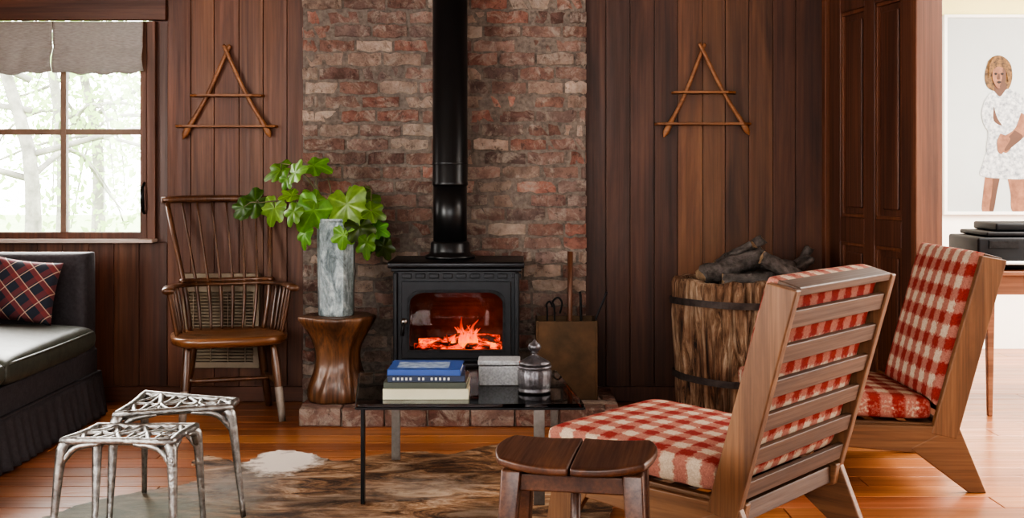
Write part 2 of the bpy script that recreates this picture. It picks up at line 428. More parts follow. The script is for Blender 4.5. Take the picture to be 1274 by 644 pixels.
# ---------------------------------------------------------------- brick chimney breast & hearth
cb=empty('brick_chimney_breast')
BX0,BX1=-1.035,.372; BY=5.70
box('mortar_bed',BX0+.012,BX1-.012,BY+.006,YB-.001,0,2.6,m_mortar,cb,0)
pal=[(.22,.128,.102),(.25,.155,.125),(.19,.115,.096),(.31,.228,.185),(.22,.145,.122),(.16,.112,.098),(.37,.285,.235),(.26,.132,.102),(.21,.15,.132),(.28,.182,.150),(.40,.32,.265),(.30,.148,.115)]
b=MB(); z=.0; row=0
while z<2.56:
    h=.056+R.uniform(-.004,.004); x=BX0+(-.10 if row%2 else 0)+R.uniform(-.02,.02)
    while x<BX1-.02:
        l=.198+R.uniform(-.025,.016); xa=max(x,BX0+R.uniform(0,.008)); xb=min(x+l,BX1-R.uniform(0,.006))
        if BX1-xb<.03: xb=BX1-R.uniform(0,.006)
        if xb-xa>.03:
            c=R.choice(pal); k=R.uniform(.75,1.15); dy=R.uniform(-.010,.006)
            n=6; vs=[];fs=[]; til=R.uniform(-.005,.005)
            xs=[xa+.006+(xb-xa-.012)*i/n for i in range(n+1)]
            for i,X in enumerate(xs):
                j=lambda a:R.uniform(-a,a)
                e_=.005 if i in (0,n) else 0
                vs+= [(X,BY+dy+j(.005)+e_,z+j(.006)+til*(i/n-.5)+e_*.5),(X,YB-.002,z),(X,YB-.002,z+h),(X,BY+dy+j(.005)+e_,z+h+j(.006)+til*(i/n-.5)-e_*.5)]
            for i in range(n):
                o=i*4
                for q in range(4): fs.append((o+q,o+4+q,o+4+(q+1)%4,o+(q+1)%4))
            fs.append((3,2,1,0)); fs.append((n*4,n*4+1,n*4+2,n*4+3))
            b.add(vs,fs,(c[0]*k,c[1]*k,c[2]*k))
        x=x+l
    z+=.069; row+=1
o=b.done('bricks',m_brick,cb,tint=True,bevel=.008,seg=2); fixn(o)
he=empty('brick_hearth')
b=MB(); HT=.085
x=-.955
while x<.46:
    l=R.uniform(.19,.205); xe=min(x+l,.485)
    for r,(y0,y1) in enumerate(((5.19,5.292),(5.296,5.398),(5.402,5.50),(5.504,5.60),(5.604,5.685))):
        c=R.choice(pal); k=R.uniform(.7,1.0); dx=(.09 if r%2 else 0)
        xa,xb=x+dx,min(xe+dx,.485)
        if r%2 and x<-.94: b.box(-.955,x+dx-.006,y0,y1,.0,HT-.003,(c[0]*k,c[1]*k,c[2]*k),.003)
        if xb-xa>.03: b.box(xa+.003,xb-.003,y0,y1,.0,HT-.003,(c[0]*k,c[1]*k,c[2]*k),.003)
    x=xe
b.done('bricks',m_brick,he,tint=True,bevel=.007,seg=2)
box('bed',-.945,.475,5.20,5.68,0,.076,m_mortar,he,0)

# ---------------------------------------------------------------- stove
st=empty('wood_stove')
SX0,SX1,SY0,SY1=-.535,.030,5.285,5.64
box('top_plate',-.562,.057,5.25,5.665,.700,.728,m_black,st,.008,3)
box('top_lip',-.548,.043,5.268,5.65,.684,.700,m_black,st,.004)
box('side_l',SX0,SX0+.02,SY0+.012,SY1,.20,.684,m_black,st); box('side_r',SX1-.02,SX1,SY0+.012,SY1,.20,.684,m_black,st)
box('back',SX0,SX1,SY1-.015,SY1,.20,.684,m_black,st); box('firebox_floor',SX0,SX1,SY0+.012,SY1,.20,.300,m_black,st)
box('firebox_roof',SX0,SX1,SY0+.012,SY1,.655,.684,m_black,st)
def raypoly(c,ang,poly):
    dx,dz=math.cos(ang),math.sin(ang); best=None
    for i in range(len(poly)):
        (x1,z1),(x2,z2)=poly[i],poly[(i+1)%len(poly)]
        ex,ez=x2-x1,z2-z1; den=dx*ez-dz*ex
        if abs(den)<1e-9: continue
        t=((x1-c[0])*ez-(z1-c[1])*ex)/den; s=((x1-c[0])*dz-(z1-c[1])*dx)/den
        if t>0 and -1e-6<=s<=1+1e-6: best=t if best is None else min(best,t)
    return (c[0]+dx*best,c[1]+dz*best)
def ringframe(name,outer,inner,y0,y1,mat,parent,bevel=.003):
    cx=sum(p[0] for p in inner)/len(inner); cz=sum(p[1] for p in inner)/len(inner)
    angs=sorted(set([round(math.atan2(p[1]-cz,p[0]-cx),6) for p in outer+inner]))
    po=[raypoly((cx,cz),a,outer) for a in angs]; pi=[raypoly((cx,cz),a,inner) for a in angs]; n=len(angs)
    v=[(x,y0,z) for x,z in po]+[(x,y0,z) for x,z in pi]+[(x,y1,z) for x,z in po]+[(x,y1,z) for x,z in pi]
    f=[]
    for i in range(n):
        j=(i+1)%n
        f+=[(i,j,n+j,n+i),(2*n+j,2*n+i,3*n+i,3*n+j),(j,i,2*n+i,2*n+j),(n+i,n+j,3*n+j,3*n+i)]
    o=mk(name,v,f,mat,parent,bevel=bevel); fixn(o); return o
def rect(x0,x1,z0,z1): return [(x0,z0),(x1,z0),(x1,z1),(x0,z1)]
def archp(x0,x1,z0,z1,c=.07):
    pts=[(x0,z0),(x1,z0),(x1,z1-c)]
    for i in range(1,6):
        t=i/6*math.pi/2; pts.append((x1-c+c*math.cos(t)*1.0,z1-c*.75+c*.75*math.sin(t)))
    pts.append((x1-c,z1)); pts.append((x0+c,z1))
    for i in range(1,6):
        t=math.pi/2+i/6*math.pi/2; pts.append((x0+c+c*math.cos(t),z1-c*.75+c*.75*math.sin(t)))
    pts.append((x0,z1-c)); return pts
ringframe('front_plate',rect(SX0,SX1,.20,.684),archp(-.47,-.035,.325,.60),SY0,SY0+.012,m_black,st)
ringframe('door_frame',rect(-.500,-.004,.290,.640),archp(-.462,-.042,.332,.590),SY0-.022,SY0-.002,m_black,st,.005)
ringframe('door_bead',archp(-.474,-.030,.320,.602),archp(-.462,-.042,.332,.590),SY0-.029,SY0-.02,m_iron,st,.003)
m_sg=thin_glass('stove_glass',(.85,.78,.74),1.25)
prism('door_glass',archp(-.466,-.038,.328,.594),lambda a,b,t:(a,t,b),SY0-.010,SY0-.007,m_sg,st,0)
box('ash_lip',-.545,.040,5.215,5.30,.255,.280,m_black,st,.006,3)
box('base',-.52,.015,5.30,5.62,.155,.20,m_black,st,.01)
for i in range(9):
    xx=-.50+i*.062
    box('ornament_%d'%i,xx,xx+.045,SY0-.006,SY0,.652,.674,m_black,st,.004)
for nm,xx in (('edge_l',SX0-.004),('edge_r',SX1-.018)):
    box(nm,xx,xx+.022,SY0-.012,SY0+.002,.205,.68,m_black,st,.006)
lathe('door_knob',[(.004,0),(.014,.004),(.016,.014),(.010,.022),(.002,.024)],(0,0,0),m_steel,st,16).matrix_basis=Matrix.Translation((-.487,SY0-.022,.46))@Matrix.Rotation(math.pi/2,4,'X')
sweep('door_handle',[(-.487,SY0-.04,.46),(-.49,SY0-.05,.44),(-.493,SY0-.055,.40)],[.005,.007,.008],m_iron,st)
for i,(lx,ly) in enumerate(((-.50,5.31),(0.0,5.31),(-.50,5.60),(0.0,5.60))):
    s_=-1 if lx<-.2 else 1
    sweep('leg_%d'%i,crv([(lx,ly,.20),(lx+.022*s_,ly-.01,.16),(lx+.012*s_,ly,.115),(lx+.024*s_,ly-.01,HT+.004)],10),[.028-.012*(k/10)+(.006 if k>8 else 0) for k in range(11)],m_black,st,10)
box('brick_lining_back',SX0+.02,SX1-.02,SY1-.05,SY1-.016,.30,.655,plain('firebrick',(.09,.045,.032),.9,0,.3,20,.4),st,0)
sp=empty('stove_pipe')
pc=(-.292,5.50,0)
lathe('pipe_lower',[(.079,.80),(.079,1.075)],pc,m_pipe,sp,40)
lathe('pipe_upper',[(.082,1.07),(.0845,1.075),(.0845,1.085),(.082,1.09),(.082,2.595)],pc,m_pipe,sp,40)
lathe('collar',[(.118,.729),(.118,.742),(.098,.750),(.092,.765),(.092,.80),(.086,.806),(.079,.81)],pc,m_pipe,sp,40)
lathe('seam_ring',[(.083,1.17),(.0838,1.172),(.0838,1.178),(.083,1.18)],pc,m_pipe,sp,40)
def flamemat():
    m,nt,b=newmat('flame'); nt.nodes.remove(b); out=[n for n in nt.nodes if n.type=='OUTPUT_MATERIAL'][0]
    tc=N(nt,'ShaderNodeTexCoord'); sep=N(nt,'ShaderNodeSeparateXYZ'); L(nt,tc.outputs['Object'],sep.inputs[0])
    h=math_(nt,'DIVIDE',math_(nt,'SUBTRACT',sep.outputs[2],.325),.16)
    n=noi(nt,coords(nt,(1,1,.35)),45,4,.6,1.0)
    k=math_(nt,'ADD',h,math_(nt,'MULTIPLY',math_(nt,'SUBTRACT',n,.5),1.0))
    col=ramp(nt,k,[(.0,(1,.30,.02)),(.3,(1,.11,.004)),(.8,(.6,.02,.002))])
    e=N(nt,'ShaderNodeEmission'); L(nt,col,e.inputs[0]); e.inputs[1].default_value=3.2
    t=N(nt,'ShaderNodeBsdfTransparent')
    a=ramp(nt,k,[(.1,(.65,.65,.65)),(.5,(.25,.25,.25)),(.95,(.01,.01,.01))])
    mx_=N(nt,'ShaderNodeMixShader'); L(nt,a,mx_.inputs[0]); L(nt,t.outputs[0],mx_.inputs[1]); L(nt,e.outputs[0],mx_.inputs[2]); L(nt,mx_.outputs[0],out.inputs[0]); return m
m_fl=flamemat()
fi=empty('fire')
b=MB()
for i in range(24):
    x=R.uniform(-.43,-.07) if i<14 else R.gauss(-.215,.025); cen=math.exp(-((x+.215)/.05)**2)
    hh=R.uniform(.02,.045)+cen*R.uniform(.04,.11); y=R.uniform(5.36,5.50)
    lean=R.uniform(-.03,.04)
    b.sweep(crv([(x,y,.325),(x+lean*.3,y,.325+hh*.35),(x+lean*.4+R.uniform(-.008,.008),y,.325+hh*.7),(x+lean,y,.325+hh)],8),[.005,.011,.014,.012,.009,.007,.005,.003,.001],8)
b.done('flames',m_fl,fi,smooth=True)
def embermat():
    m,nt,b=newmat('embers'); n=noi(nt,coords(nt,(.5,1,1)),34,6,.7)
    b.inputs['Base Color'].default_value=(.02,.012,.01,1)
    L(nt,ramp(nt,n,[(.47,(.01,0,0)),(.56,(.9,.05,.002)),(.70,(1,.24,.02))]),b.inputs['Emission Color']); b.inputs['Emission Strength'].default_value=2.0
    bump(nt,b,n,.8,.02); return m
m_em=embermat()
for i,(x0,x1,y,z) in enumerate(((-.45,-.10,5.37,.322),(-.38,-.05,5.44,.325),(-.44,-.16,5.50,.33),(-.30,-.06,5.40,.362))):
    sweep('ember_log_%d'%i,crv([(x0,y,z),((x0+x1)/2,y+.02,z+.006),(x1,y-.01,z)],8),[.018+R.uniform(0,.006) for _ in range(9)],m_em,fi,9)
fl=bpy.data.lights.new('fire_glow','POINT'); fl.energy=1.6; fl.color=(1,.16,.035); fl.shadow_soft_size=.05
flo=bpy.data.objects.new('fire_glow',fl); flo.location=(-.20,5.45,.43); sc.collection.objects.link(flo); flo.parent=fi

# ---------------------------------------------------------------- carved stump stand + vase + fig
cs=empty('carved_stump_table')
sx,sy=-.805,5.385
def rf1(a,z): return 1+.05*math.sin(2*a+1)+.04*math.sin(5*a+z*6)+.03*math.sin(9*a-z*12)+.05*noise.noise(Vector((math.cos(a)*5,math.sin(a)*5,z*14)))
prof=[(.128,0),(.134,.01),(.134,.05),(.127,.075),(.120,.10),(.110,.125),(.103,.15),(.098,.175),(.097,.20),(.099,.225),(.104,.25),(.112,.275),(.122,.30),(.134,.325),(.146,.345),(.160,.37),(.162,.383),(.157,.389)]
lathe('trunk',prof,(sx,sy,HT),m_carv,cs,72,rf=rf1)
TT=HT+.389
zv=empty('zinc_vase')
vx,vy=-.812,5.385
lathe('body',[(.082,0),(.084,.01),(.090,.43),(.093,.436),(.093,.446),(.084,.446),(.080,.20),(.078,.19)],(vx,vy,TT+.001),m_zinc,zv,sides=9,smooth=False)
fg=empty('fig_branches')
m_stem=plain('fig_stem',(.14,.12,.06),.7,0,.2,30,.2)
def leafmat():
    m,nt,b=newmat('fig_leaf'); at=N(nt,'ShaderNodeAttribute'); at.attribute_name='tint'
    n=noi(nt,coords(nt),30,4,.6)
    col=mixc(nt,1.0,at.outputs['Color'],ramp(nt,n,[(.3,(.7,.75,.7)),(.7,(1.15,1.1,1.1))]),'MULTIPLY')
    L(nt,col,b.inputs['Base Color']); b.inputs['Roughness'].default_value=.36
    out=[q for q in nt.nodes if q.type=='OUTPUT_MATERIAL'][0]
    t=N(nt,'ShaderNodeBsdfTranslucent'); L(nt,mixc(nt,1.0,col,(1.3,1.6,.5),'MULTIPLY'),t.inputs[0])
    mx_=N(nt,'ShaderNodeMixShader'); mx_.inputs[0].default_value=.30
    L(nt,b.outputs[0],mx_.inputs[1]); L(nt,t.outputs[0],mx_.inputs[2]); L(nt,mx_.outputs[0],out.inputs[0]); return m
m_leaf=leafmat()
def leafr(th):
    # broad rounded fig lobes
    th=abs(th); r=.68
    for c,l,w in ((0,1.0,.52),(1.02,.92,.44),(2.02,.80,.44)):
        q=(th-c)/w
        r=max(r,l*math.exp(-(q*q)**1.5*.55))
    if th>2.6: r=max(.18,r*(1-(th-2.6)*1.25))
    return r
def add_leaf(mb,pos,tip,nor,size,t):
    tip=Vector(tip).normalized(); nor=Vector(nor); nor=(nor-tip*nor.dot(tip)).normalized(); sd=tip.cross(nor)
    n=64; vs=[Vector(pos)]; fs=[]; tt=[(t[0]*1.3,t[1]*1.2,t[2]*1.1)]
    curl=R.uniform(.15,.5); fold=R.uniform(.08,.32)
    for ring in (.25,.5,.75,1.0):
        for i in range(n):
            th=-math.pi+2*math.pi*i/n; r=leafr(th)*ring*(1+.015*math.sin(th*23))
            x=r*math.cos(th); y=r*math.sin(th)*.92
            vein=math.cos(th*6.16)
            z=-curl*(x*x if x>0 else x*x*.5)+fold*abs(y)-.32*y*y+.04*vein*ring
            vs.append(Vector(pos)+(tip*x+sd*y+nor*z)*size)
            q=1.45 if vein>.93 else .93
            tt.append((t[0]*q,t[1]*(q*.92+.05),t[2]*q))
    for i in range(n):
        j=(i+1)%n
        fs.append((0,1+i,1+j))
        for q in range(3): fs.append((1+q*n+i,1+(q+1)*n+i,1+(q+1)*n+j,1+q*n+j))
    mb.add(vs,fs,t); mb.t[-len(vs):]=tt
lf=MB(); stems=MB()
root=Vector((vx,vy,TT+.25))
brs=[[(405,262),(385,225),(365,207),(350,203)],[(408,262),(395,235),(392,215),(385,200)],[(418,262),(432,240),(450,232),(462,236)],[(420,265),(440,262),(462,275),(478,292)],[(404,266),(375,252),(345,250),(322,252)],[(412,262),(412,240),(408,222)]]
ends=[]
for bi,br in enumerate(brs):
    yy=5.385+[-.06,.06,-.05,.02,-.03,.0][bi]
    pts=[root+Vector((R.uniform(-.03,.03),R.uniform(-.03,.03),0))]+[P(px,py,5.385+(yy-5.385)*(k+1)/len(br)) for k,(px,py) in enumerate(br)]
    c=crv(pts,16); stems.sweep(c,[.006-.0035*k/16 for k in range(17)],7); ends.append(c)
leaves=[(342,212,.085,-1,-.1),(372,210,.07,.3,.3),(398,205,.080,1,.1),(312,258,.102,-.8,-.8),(340,266,.082,-.2,-1),(388,244,.065,-.5,.5),(384,270,.112,-.6,-.9),(376,296,.070,-.5,-1),
(434,266,.132,.2,-1),(456,248,.085,1,.3),(468,264,.065,1,-.3),(450,290,.086,.4,-1),(468,302,.088,.6,-1),(480,312,.060,.5,-1),(358,244,.060,-1,-.2),(428,298,.065,.1,-1),(300,262,.058,-.6,-.8),(456,308,.07,.0,-1),(354,226,.055,-.6,-.8),(474,286,.06,1,-.4),(362,268,.065,-.6,-.8),(436,240,.055,.6,.6)]
for (px,py,s,tx,tz) in leaves:
    Y=5.385+R.uniform(-.16,.04); p=P(px,py,Y)
    best=min((q for c in ends for q in c[5:]),key=lambda q:(q-p).length)
    base=p-Vector((tx,0,tz)).normalized()*s*.35
    stems.sweep(crv([best,(best+base)/2+Vector((0,0,.012)),base],6),.0022,5)
    k=R.choice((.28,.45,.7,1.0,1.3))
    add_leaf(lf,base,(tx+R.uniform(-.2,.2),R.uniform(-.5,.1),tz+R.uniform(-.2,.2)),(R.uniform(-.8,.8),-1,R.uniform(.1,1.3)),s*1.10,(.105*k*R.uniform(.8,1.3),.235*k,.036*k))
lf.done('leaves',m_leaf,fg,smooth=True,tint=True)
stems.done('stems',m_stem,fg,smooth=True)

# ---------------------------------------------------------------- windsor chair
wc=empty('windsor_chair',(-1.315,5.42,0),math.radians(17))
m_tip=plain('leg_worn',(.30,.25,.21),.5,.2,.2,30,.1)
seat=[];nn=40
for i in range(nn):
    a=2*math.pi*i/nn; ca,sa=math.cos(a),math.sin(a)
    seat.append((.262*math.copysign(abs(ca)**.6,ca),.205*math.copysign(abs(sa)**.55,sa)))
rings=[(.0,.372),(.35,.374),(.7,.380),(.92,.390),(1.0,.384),(.99,.358),(.90,.345),(0,.345)]
v=[];f=[]
for s,z in rings:
    for x,y in seat: v.append((x*max(s,.001),y*max(s,.001),z))
for i in range(len(rings)-1):
    for a in range(nn):
        c_=(a+1)%nn; f.append((i*nn+a,(i+1)*nn+a,(i+1)*nn+c_,i*nn+c_))
o=mk('seat',v,f,m_seat,wc,smooth=True); fixn(o)
def turned(p0,p1,r,n=12):
    p0,p1=Vector(p0),Vector(p1); rr=[r*(.62+.38*math.sin(math.pi*min(1,(i/n)*1.1+.1))) for i in range(n+1)]
    return [p0.lerp(p1,i/n) for i in range(n+1)],rr
legs=[((-.19,-.13),(-.215,-.19)),((.19,-.13),(.225,-.19)),((-.15,.13),(-.20,.20)),((.15,.13),(.20,.20))]
for i,(a,c_) in enumerate(legs):
    p,r=turned((a[0],a[1],.352),(c_[0],c_[1],0.0),.020); sweep('leg_%d'%i,p,r,m_wind,wc)
    q=[Vector(p[6]).lerp(p[12],k/4) for k in range(5)]
    sweep('foot_%d'%i,q,[.0175,.019,.0185,.017,.015],m_tip if i in(0,1) else m_wind,wc)
def lp(i,z): 
    a,c_=legs[i]; t=1-z/.355; return Vector((a[0]+(c_[0]-a[0])*t,a[1]+(c_[1]-a[1])*t,z))
for nm,i,j in (('stretcher_l',0,2),('stretcher_r',1,3)):
    p,r=turned(lp(i,.17),lp(j,.17),.012); sweep(nm,p,r,m_wind,wc)
p,r=turned((lp(0,.17)+lp(2,.17))/2,(lp(1,.17)+lp(3,.17))/2,.012); sweep('stretcher_m',p,r,m_wind,wc)
def arm(t):
    a=t*math.pi/2
    x=.275*math.copysign(abs(math.sin(a))**.75,a); y=-.20+.43*max(0,math.cos(a))**.6
    return Vector((x,y,.595+.010*abs(t)))
ap=[arm(-1+2*i/40) for i in range(41)]
sweep('arm_rail',ap,[.020 if 3<i<37 else .027 for i in range(41)],m_wind,wc,12,flat=.55,up=(0,0,1))
sweep('arm_rail_back',[arm(-.5+i/20)+Vector((0,.004,.018)) for i in range(21)],.014,m_wind,wc,10,flat=.8)
b=MB()
def seatpt(p): 
    return Vector((p.x*.86,min(p.y*.80,.17) if p.y>0 else p.y*.8,.38))
for t in (-.93,-.85,-.76,-.67,-.58,.58,.67,.76,.85,.93):
    q=arm(t); s0=seatpt(q); pts=[s0.lerp(q,k/8) for k in range(9)]
    b.sweep(pts,[.006+.003*math.sin(math.pi*k/8) for k in range(9)],8)
cz=1.0; cxo=-.03
for i in range(8):
    u=-1+2*i/7
    s0=Vector((u*.17,.17-.02*u*u,.38))
    m0=Vector((u*.20,arm(u*.42).y,.605)); e0=Vector((u*.245+cxo,.315+.02*(1-u*u),cz-.01))
    pts=crv([s0,m0,e0],14)
    b.sweep(pts,[.005+.0035*math.sin(math.pi*min(1,k/10)) if 0<i<7 else .012 for k in range(15)],8)
b.done('spindles',m_wind,wc,smooth=True)
cp=[(-.270+cxo+.540*i/16,.313+.022*(1-(-1+i/8)**2),cz+.004-.006*(-1+i/8)**2) for i in range(17)]
sweep('comb',cp,.017,m_wind,wc,12,flat=1.0,up=(0,0,1))

# ---------------------------------------------------------------- grille
ac=empty('wall_vent_grille')
gx0,gx1,gz0,gz1=-1.622,-1.245,.17,.635
ringframe('frame',rect(gx0,gx1,gz0,gz1),rect(gx0+.03,gx1-.03,gz0+.03,gz1-.09),5.735,5.779,m_beige,ac,.004)
box('back_plate',gx0+.02,gx1-.02,5.768,5.778,gz0+.02,gz1-.02,m_iron,ac,0)
b=MB(); z=gz0+.035
while z<gz1-.095:
    b.add([(gx0+.03,5.742,z),(gx1-.03,5.742,z),(gx1-.03,5.765,z+.010),(gx0+.03,5.765,z+.010),(gx0+.03,5.742,z+.005),(gx1-.03,5.742,z+.005),(gx1-.03,5.765,z+.015),(gx0+.03,5.765,z+.015)],BF); z+=.0155
b.done('louvres',m_beige,ac)
for k in range(4):
    x=gx0+.05+k*.085; box('divider_%d'%k,x,x+.006,5.738,5.766,gz0+.03,gz1-.09,m_beige,ac,.001)

# ---------------------------------------------------------------- A-frame racks
def rack(name,ap_,bl,br,s1,s2):
    e=empty(name)
    def Q(px,py,y=YB-.03): return P(px,py,y)
    a=Q(*ap_)
    for nm,q,sg in (('leg_1',bl,1),('leg_2',br,-1)):
        p1=Q(*q); topx=a+Vector((.014*sg,0,.035))
        dirn=(p1-a).normalized(); side=Vector((dirn.z,0,-dirn.x))
        if side.x*sg>0: side=-side
        mid=(a+p1)/2-side*.010
        pts=crv([topx,a,mid,p1-dirn*.06,p1],24)
        sweep(nm,[Vector((p.x,p.y+(.005 if sg>0 else -.005),p.z)) for p in pts],[.003,.006,.008]+[.0098]*13+[.011,.013,.015,.016,.016,.014,.011,.007,.002],m_rack,e,12,flat=.6,up=(0,1,0))
    for k,(xa,xb,y_) in enumerate((s1,s2)):
        A_,B_=Q(xa,y_),Q(xb,y_)
        poly=[(A_.x,YB-.002),(A_.x+.008,YB-.045),(A_.x+.05,YB-.078),(B_.x-.05,YB-.078),(B_.x-.008,YB-.045),(B_.x,YB-.002)]
        prism('shelf_%d'%k,poly,lambda a_,b_,t:(a_,b_,t),A_.z-.006,A_.z+.006,m_rack,e,.002)
rack('wall_rack',(282,64),(227,173),(337,171),(235,328,119),(217,345,157))
rack('wall_rack.001',(874,62),(826,171),(932,168),(836,917,115),(815,936,154))

# ---------------------------------------------------------------- trunk log holder + firewood
lh=empty('tree_trunk_log_holder'); lc=(1.03,5.43,0)
def rf2(a,z):
    v_=Vector((math.cos(a)*2.2,math.sin(a)*2.2,z*.8)); w_=Vector((math.cos(a)*6,math.sin(a)*6,z*1.2))
    cr=noise.noise(w_*1.3); crack=-.10*max(0,1-abs(cr)*7)
    band=min(1,abs(z-.54)*14,abs(z-.197)*14)
    return 1+.06*noise.noise(v_)+band*(.06*noise.noise(w_*1.2)+.02*noise.noise(Vector((math.cos(a)*20,math.sin(a)*20,z*9))))+crack
prof=[(.245,0),(.258,.02),(.262,.12),(.266,.25),(.272,.4),(.276,.54),(.276,.62),(.268,.640),(.225,.640),(.215,.60),(.21,.56)]
pr=[]
for i in range(len(prof)-1):
    n_=max(1,int(abs(prof[i+1][1]-prof[i][1])/.012))
    for k in range(n_): pr.append(tuple(prof[i][q]+(prof[i+1][q]-prof[i][q])*k/n_ for q in (0,1)))
pr.append(prof[-1])
lathe('trunk',pr,lc,m_stump,lh,n=240,rf=rf2,zf=lambda a,z:(.022*noise.noise(Vector((math.cos(a)*3,math.sin(a)*3,5))) if z>.58 else 0))
for k,(z0,r0) in enumerate(((.525,.279),(.180,.268))):
    v=[];f=[];n_=72
    for a in range(n_):
        an=2*math.pi*a/n_; q=1+.06*noise.noise(Vector((math.cos(an)*2.2,math.sin(an)*2.2,z0*.8)))+.018
        for rr,zz in ((r0*q,z0),(r0*q+.005,z0),(r0*q+.005,z0+.030),(r0*q,z0+.030)):
            v.append((lc[0]+rr*math.cos(an),lc[1]+rr*math.sin(an),zz+.006*math.sin(an*2+k)))
    for a in range(n_):
        c_=(a+1)%n_
        for q in range(4): f.append((a*4+q,c_*4+q,c_*4+(q+1)%4,a*4+(q+1)%4))
    o=mk('iron_band_%d'%k,v,f,m_rust,lh); fixn(o)
fw=empty('firewood')
def logm(name,p0,p1,r,seed,split=False):
    p0,p1=Vector(p0),Vector(p1); n=22; k=20
    v=[];f=[]; ax=(p1-p0).normalized(); u=ax.orthogonal().normalized(); w=ax.cross(u)
    for i in range(k+1):
        c=p0.lerp(p1,i/k)
        for a in range(n):
            an=2*math.pi*a/n; rr=r
            if split and math.cos(an+seed)>0.2: rr=r*.3/max(math.cos(an+seed),.3)
            rr*=1+.30*noise.noise(Vector((math.cos(an)*1.6+seed,math.sin(an)*1.6,i*.25)))+.10*noise.noise(Vector((math.cos(an)*5+seed,math.sin(an)*5,i*.6)))
            v.append(c+u*math.cos(an)*rr+w*math.sin(an)*rr+ax*(.02*noise.noise(Vector((an,seed,i))) if i in(0,k) else 0))
    for i in range(k):
        for a in range(n):
            b_=(a+1)%n; f.append((i*n+a,i*n+b_,(i+1)*n+b_,(i+1)*n+a))
    f.append(tuple(range(n-1,-1,-1))); f.append(tuple(k*n+a for a in range(n)))
    o=mk(name,v,f,[m_bark,m_logend],fw,smooth=True)
    for q in (-1,-2): o.data.polygons[len(o.data.polygons)+q].material_index=1; o.data.polygons[len(o.data.polygons)+q].use_smooth=False
    o.data.update()
logm('log_1',P(872,344,5.36),P(950,318,5.42),.045,1.2)
logm('log_2',P(892,332,5.50),P(950,300,5.52),.034,2.4,True)
logm('log_3',P(948,320,5.28),P(994,346,5.28),.032,3.3)
logm('log_4',P(900,350,5.30),P(965,348,5.30),.035,4.1,True)
logm('log_5',P(975,338,5.46),P(1008,320,5.50),.036,5.2,True)
logm('log_6',P(985,345,5.56),P(1008,308,5.60),.022,6.2,True)
logm('log_7',P(880,348,5.56),P(985,342,5.58),.045,7.2)
logm('log_8',P(928,326,5.42),P(985,334,5.46),.036,8.2,True)
logm('log_9',P(895,360,5.45),P(975,358,5.42),.055,9.2)
logm('log_10',P(905,322,5.44),P(938,306,5.40),.026,2.9,True)

# ---------------------------------------------------------------- brass log bin + fire tools
cbx=empty('brass_log_bin')
bx0,bx1,by0,by1,bz=.112,.392,5.37,5.58,.448
m=m_copper
box('front',bx0,bx1,by0,by0+.008,HT,bz,m,cbx,.002); box('back',bx0,bx1,by1-.008,by1,HT,bz,m,cbx,.002)
box('side_l',bx0,bx0+.008,by0+.008,by1-.008,HT,bz,m,cbx,.002); box('side_r',bx1-.008,bx1,by0+.008,by1-.008,HT,bz,m,cbx,.002)
box('bottom',bx0+.008,bx1-.008,by0+.008,by1-.008,HT,HT+.01,m,cbx,0)
for k,(x0,x1) in enumerate(((bx0-.003,bx0+.010),(bx1-.010,bx1+.003))): box('corner_%d'%k,x0,x1,by0-.003,by0+.009,HT,bz+.002,m,cbx,.002)
ft=empty('fireplace_tools')
m_hand=wood('tool_handle',(.07,.025,.012),(.13,.05,.022),(.18,.08,.035),'z',2,.4,.1)
sweep('broom_handle',[(.268,5.46,HT+.012),(.272,5.47,.5),(.274,5.49,.76)],[.011,.012,.013],m_hand,ft)
sweep('poker',crv([(.30,5.43,HT+.012),(.375,5.44,.40),(.43,5.45,.54),(.442,5.45,.575)],10),.005,m_iron,ft,8)
sweep('tongs_1',crv([(.20,5.48,HT+.012),(.20,5.48,.47),(.19,5.48,.52),(.215,5.48,.545),(.235,5.48,.52),(.225,5.48,.47)],20),.0045,m_iron,ft,8)
sweep('tongs_2',crv([(.16,5.44,HT+.012),(.165,5.44,.46),(.16,5.44,.51),(.175,5.44,.53),(.19,5.44,.505)],20),.0045,m_iron,ft,8)
sweep('shovel_handle',crv([(.33,5.50,HT+.012),(.325,5.5,.5),(.32,5.5,.57)],8),.006,m_iron,ft,8)

# ---------------------------------------------------------------- coffee table + objects
ct=empty('glass_coffee_table'); TZ=.352
FL,FR,BR,BL=(-.525,3.93),(.243,3.93),(.175,4.60),(-.600,4.60)
m_ctg=thin_glass('clear_table_glass',(.86,.90,.89),1.45,.02,.02)
m_edge=plain('black_metal_edge',(.02,.02,.022),.35,.6,.1,20,0)
prism('glass_top',[FL,FR,BR,BL],lambda a,b_,t:(a,b_,t),TZ-.012,TZ,m_ctg,ct,.001)
def bar(nm,a,b_,z0,z1,w,mat):
    a,b_=Vector(a),Vector(b_); dd=(b_-a).normalized(); nn_=Vector((-dd.y,dd.x))*w/2
    prism(nm,[tuple(a-nn_),tuple(b_-nn_),tuple(b_+nn_),tuple(a+nn_)],lambda x,y,t:(x,y,t),z0,z1,mat,ct,.001)
for nm,a,b_ in (('edge_f',FL,FR),('edge_r',FR,BR),('edge_b',BR,BL),('edge_l',BL,FL)): bar(nm,a,b_,TZ-.020,TZ-.0125,.010,m_edge)
for i,(x,y,w,dpt) in enumerate(((-.508,3.975,.012,.035),(.092,3.95,.038,.010),(-.455,4.57,.034,.010),(.165,4.57,.030,.010))):
    box('leg_%d'%i,x-w/2,x+w/2,y-dpt/2,y+dpt/2,0.006,TZ-.0202,m_steel if i in(1,2,3) else m_edge,ct,.001)
bar('rail_1',(-.508,3.975),(-.455,4.57),TZ-.030,TZ-.0202,.012,m_edge)
bar('rail_2',(.092,3.95),(.165,4.57),TZ-.030,TZ-.0202,.012,m_edge)
bk=empty('book_stack')
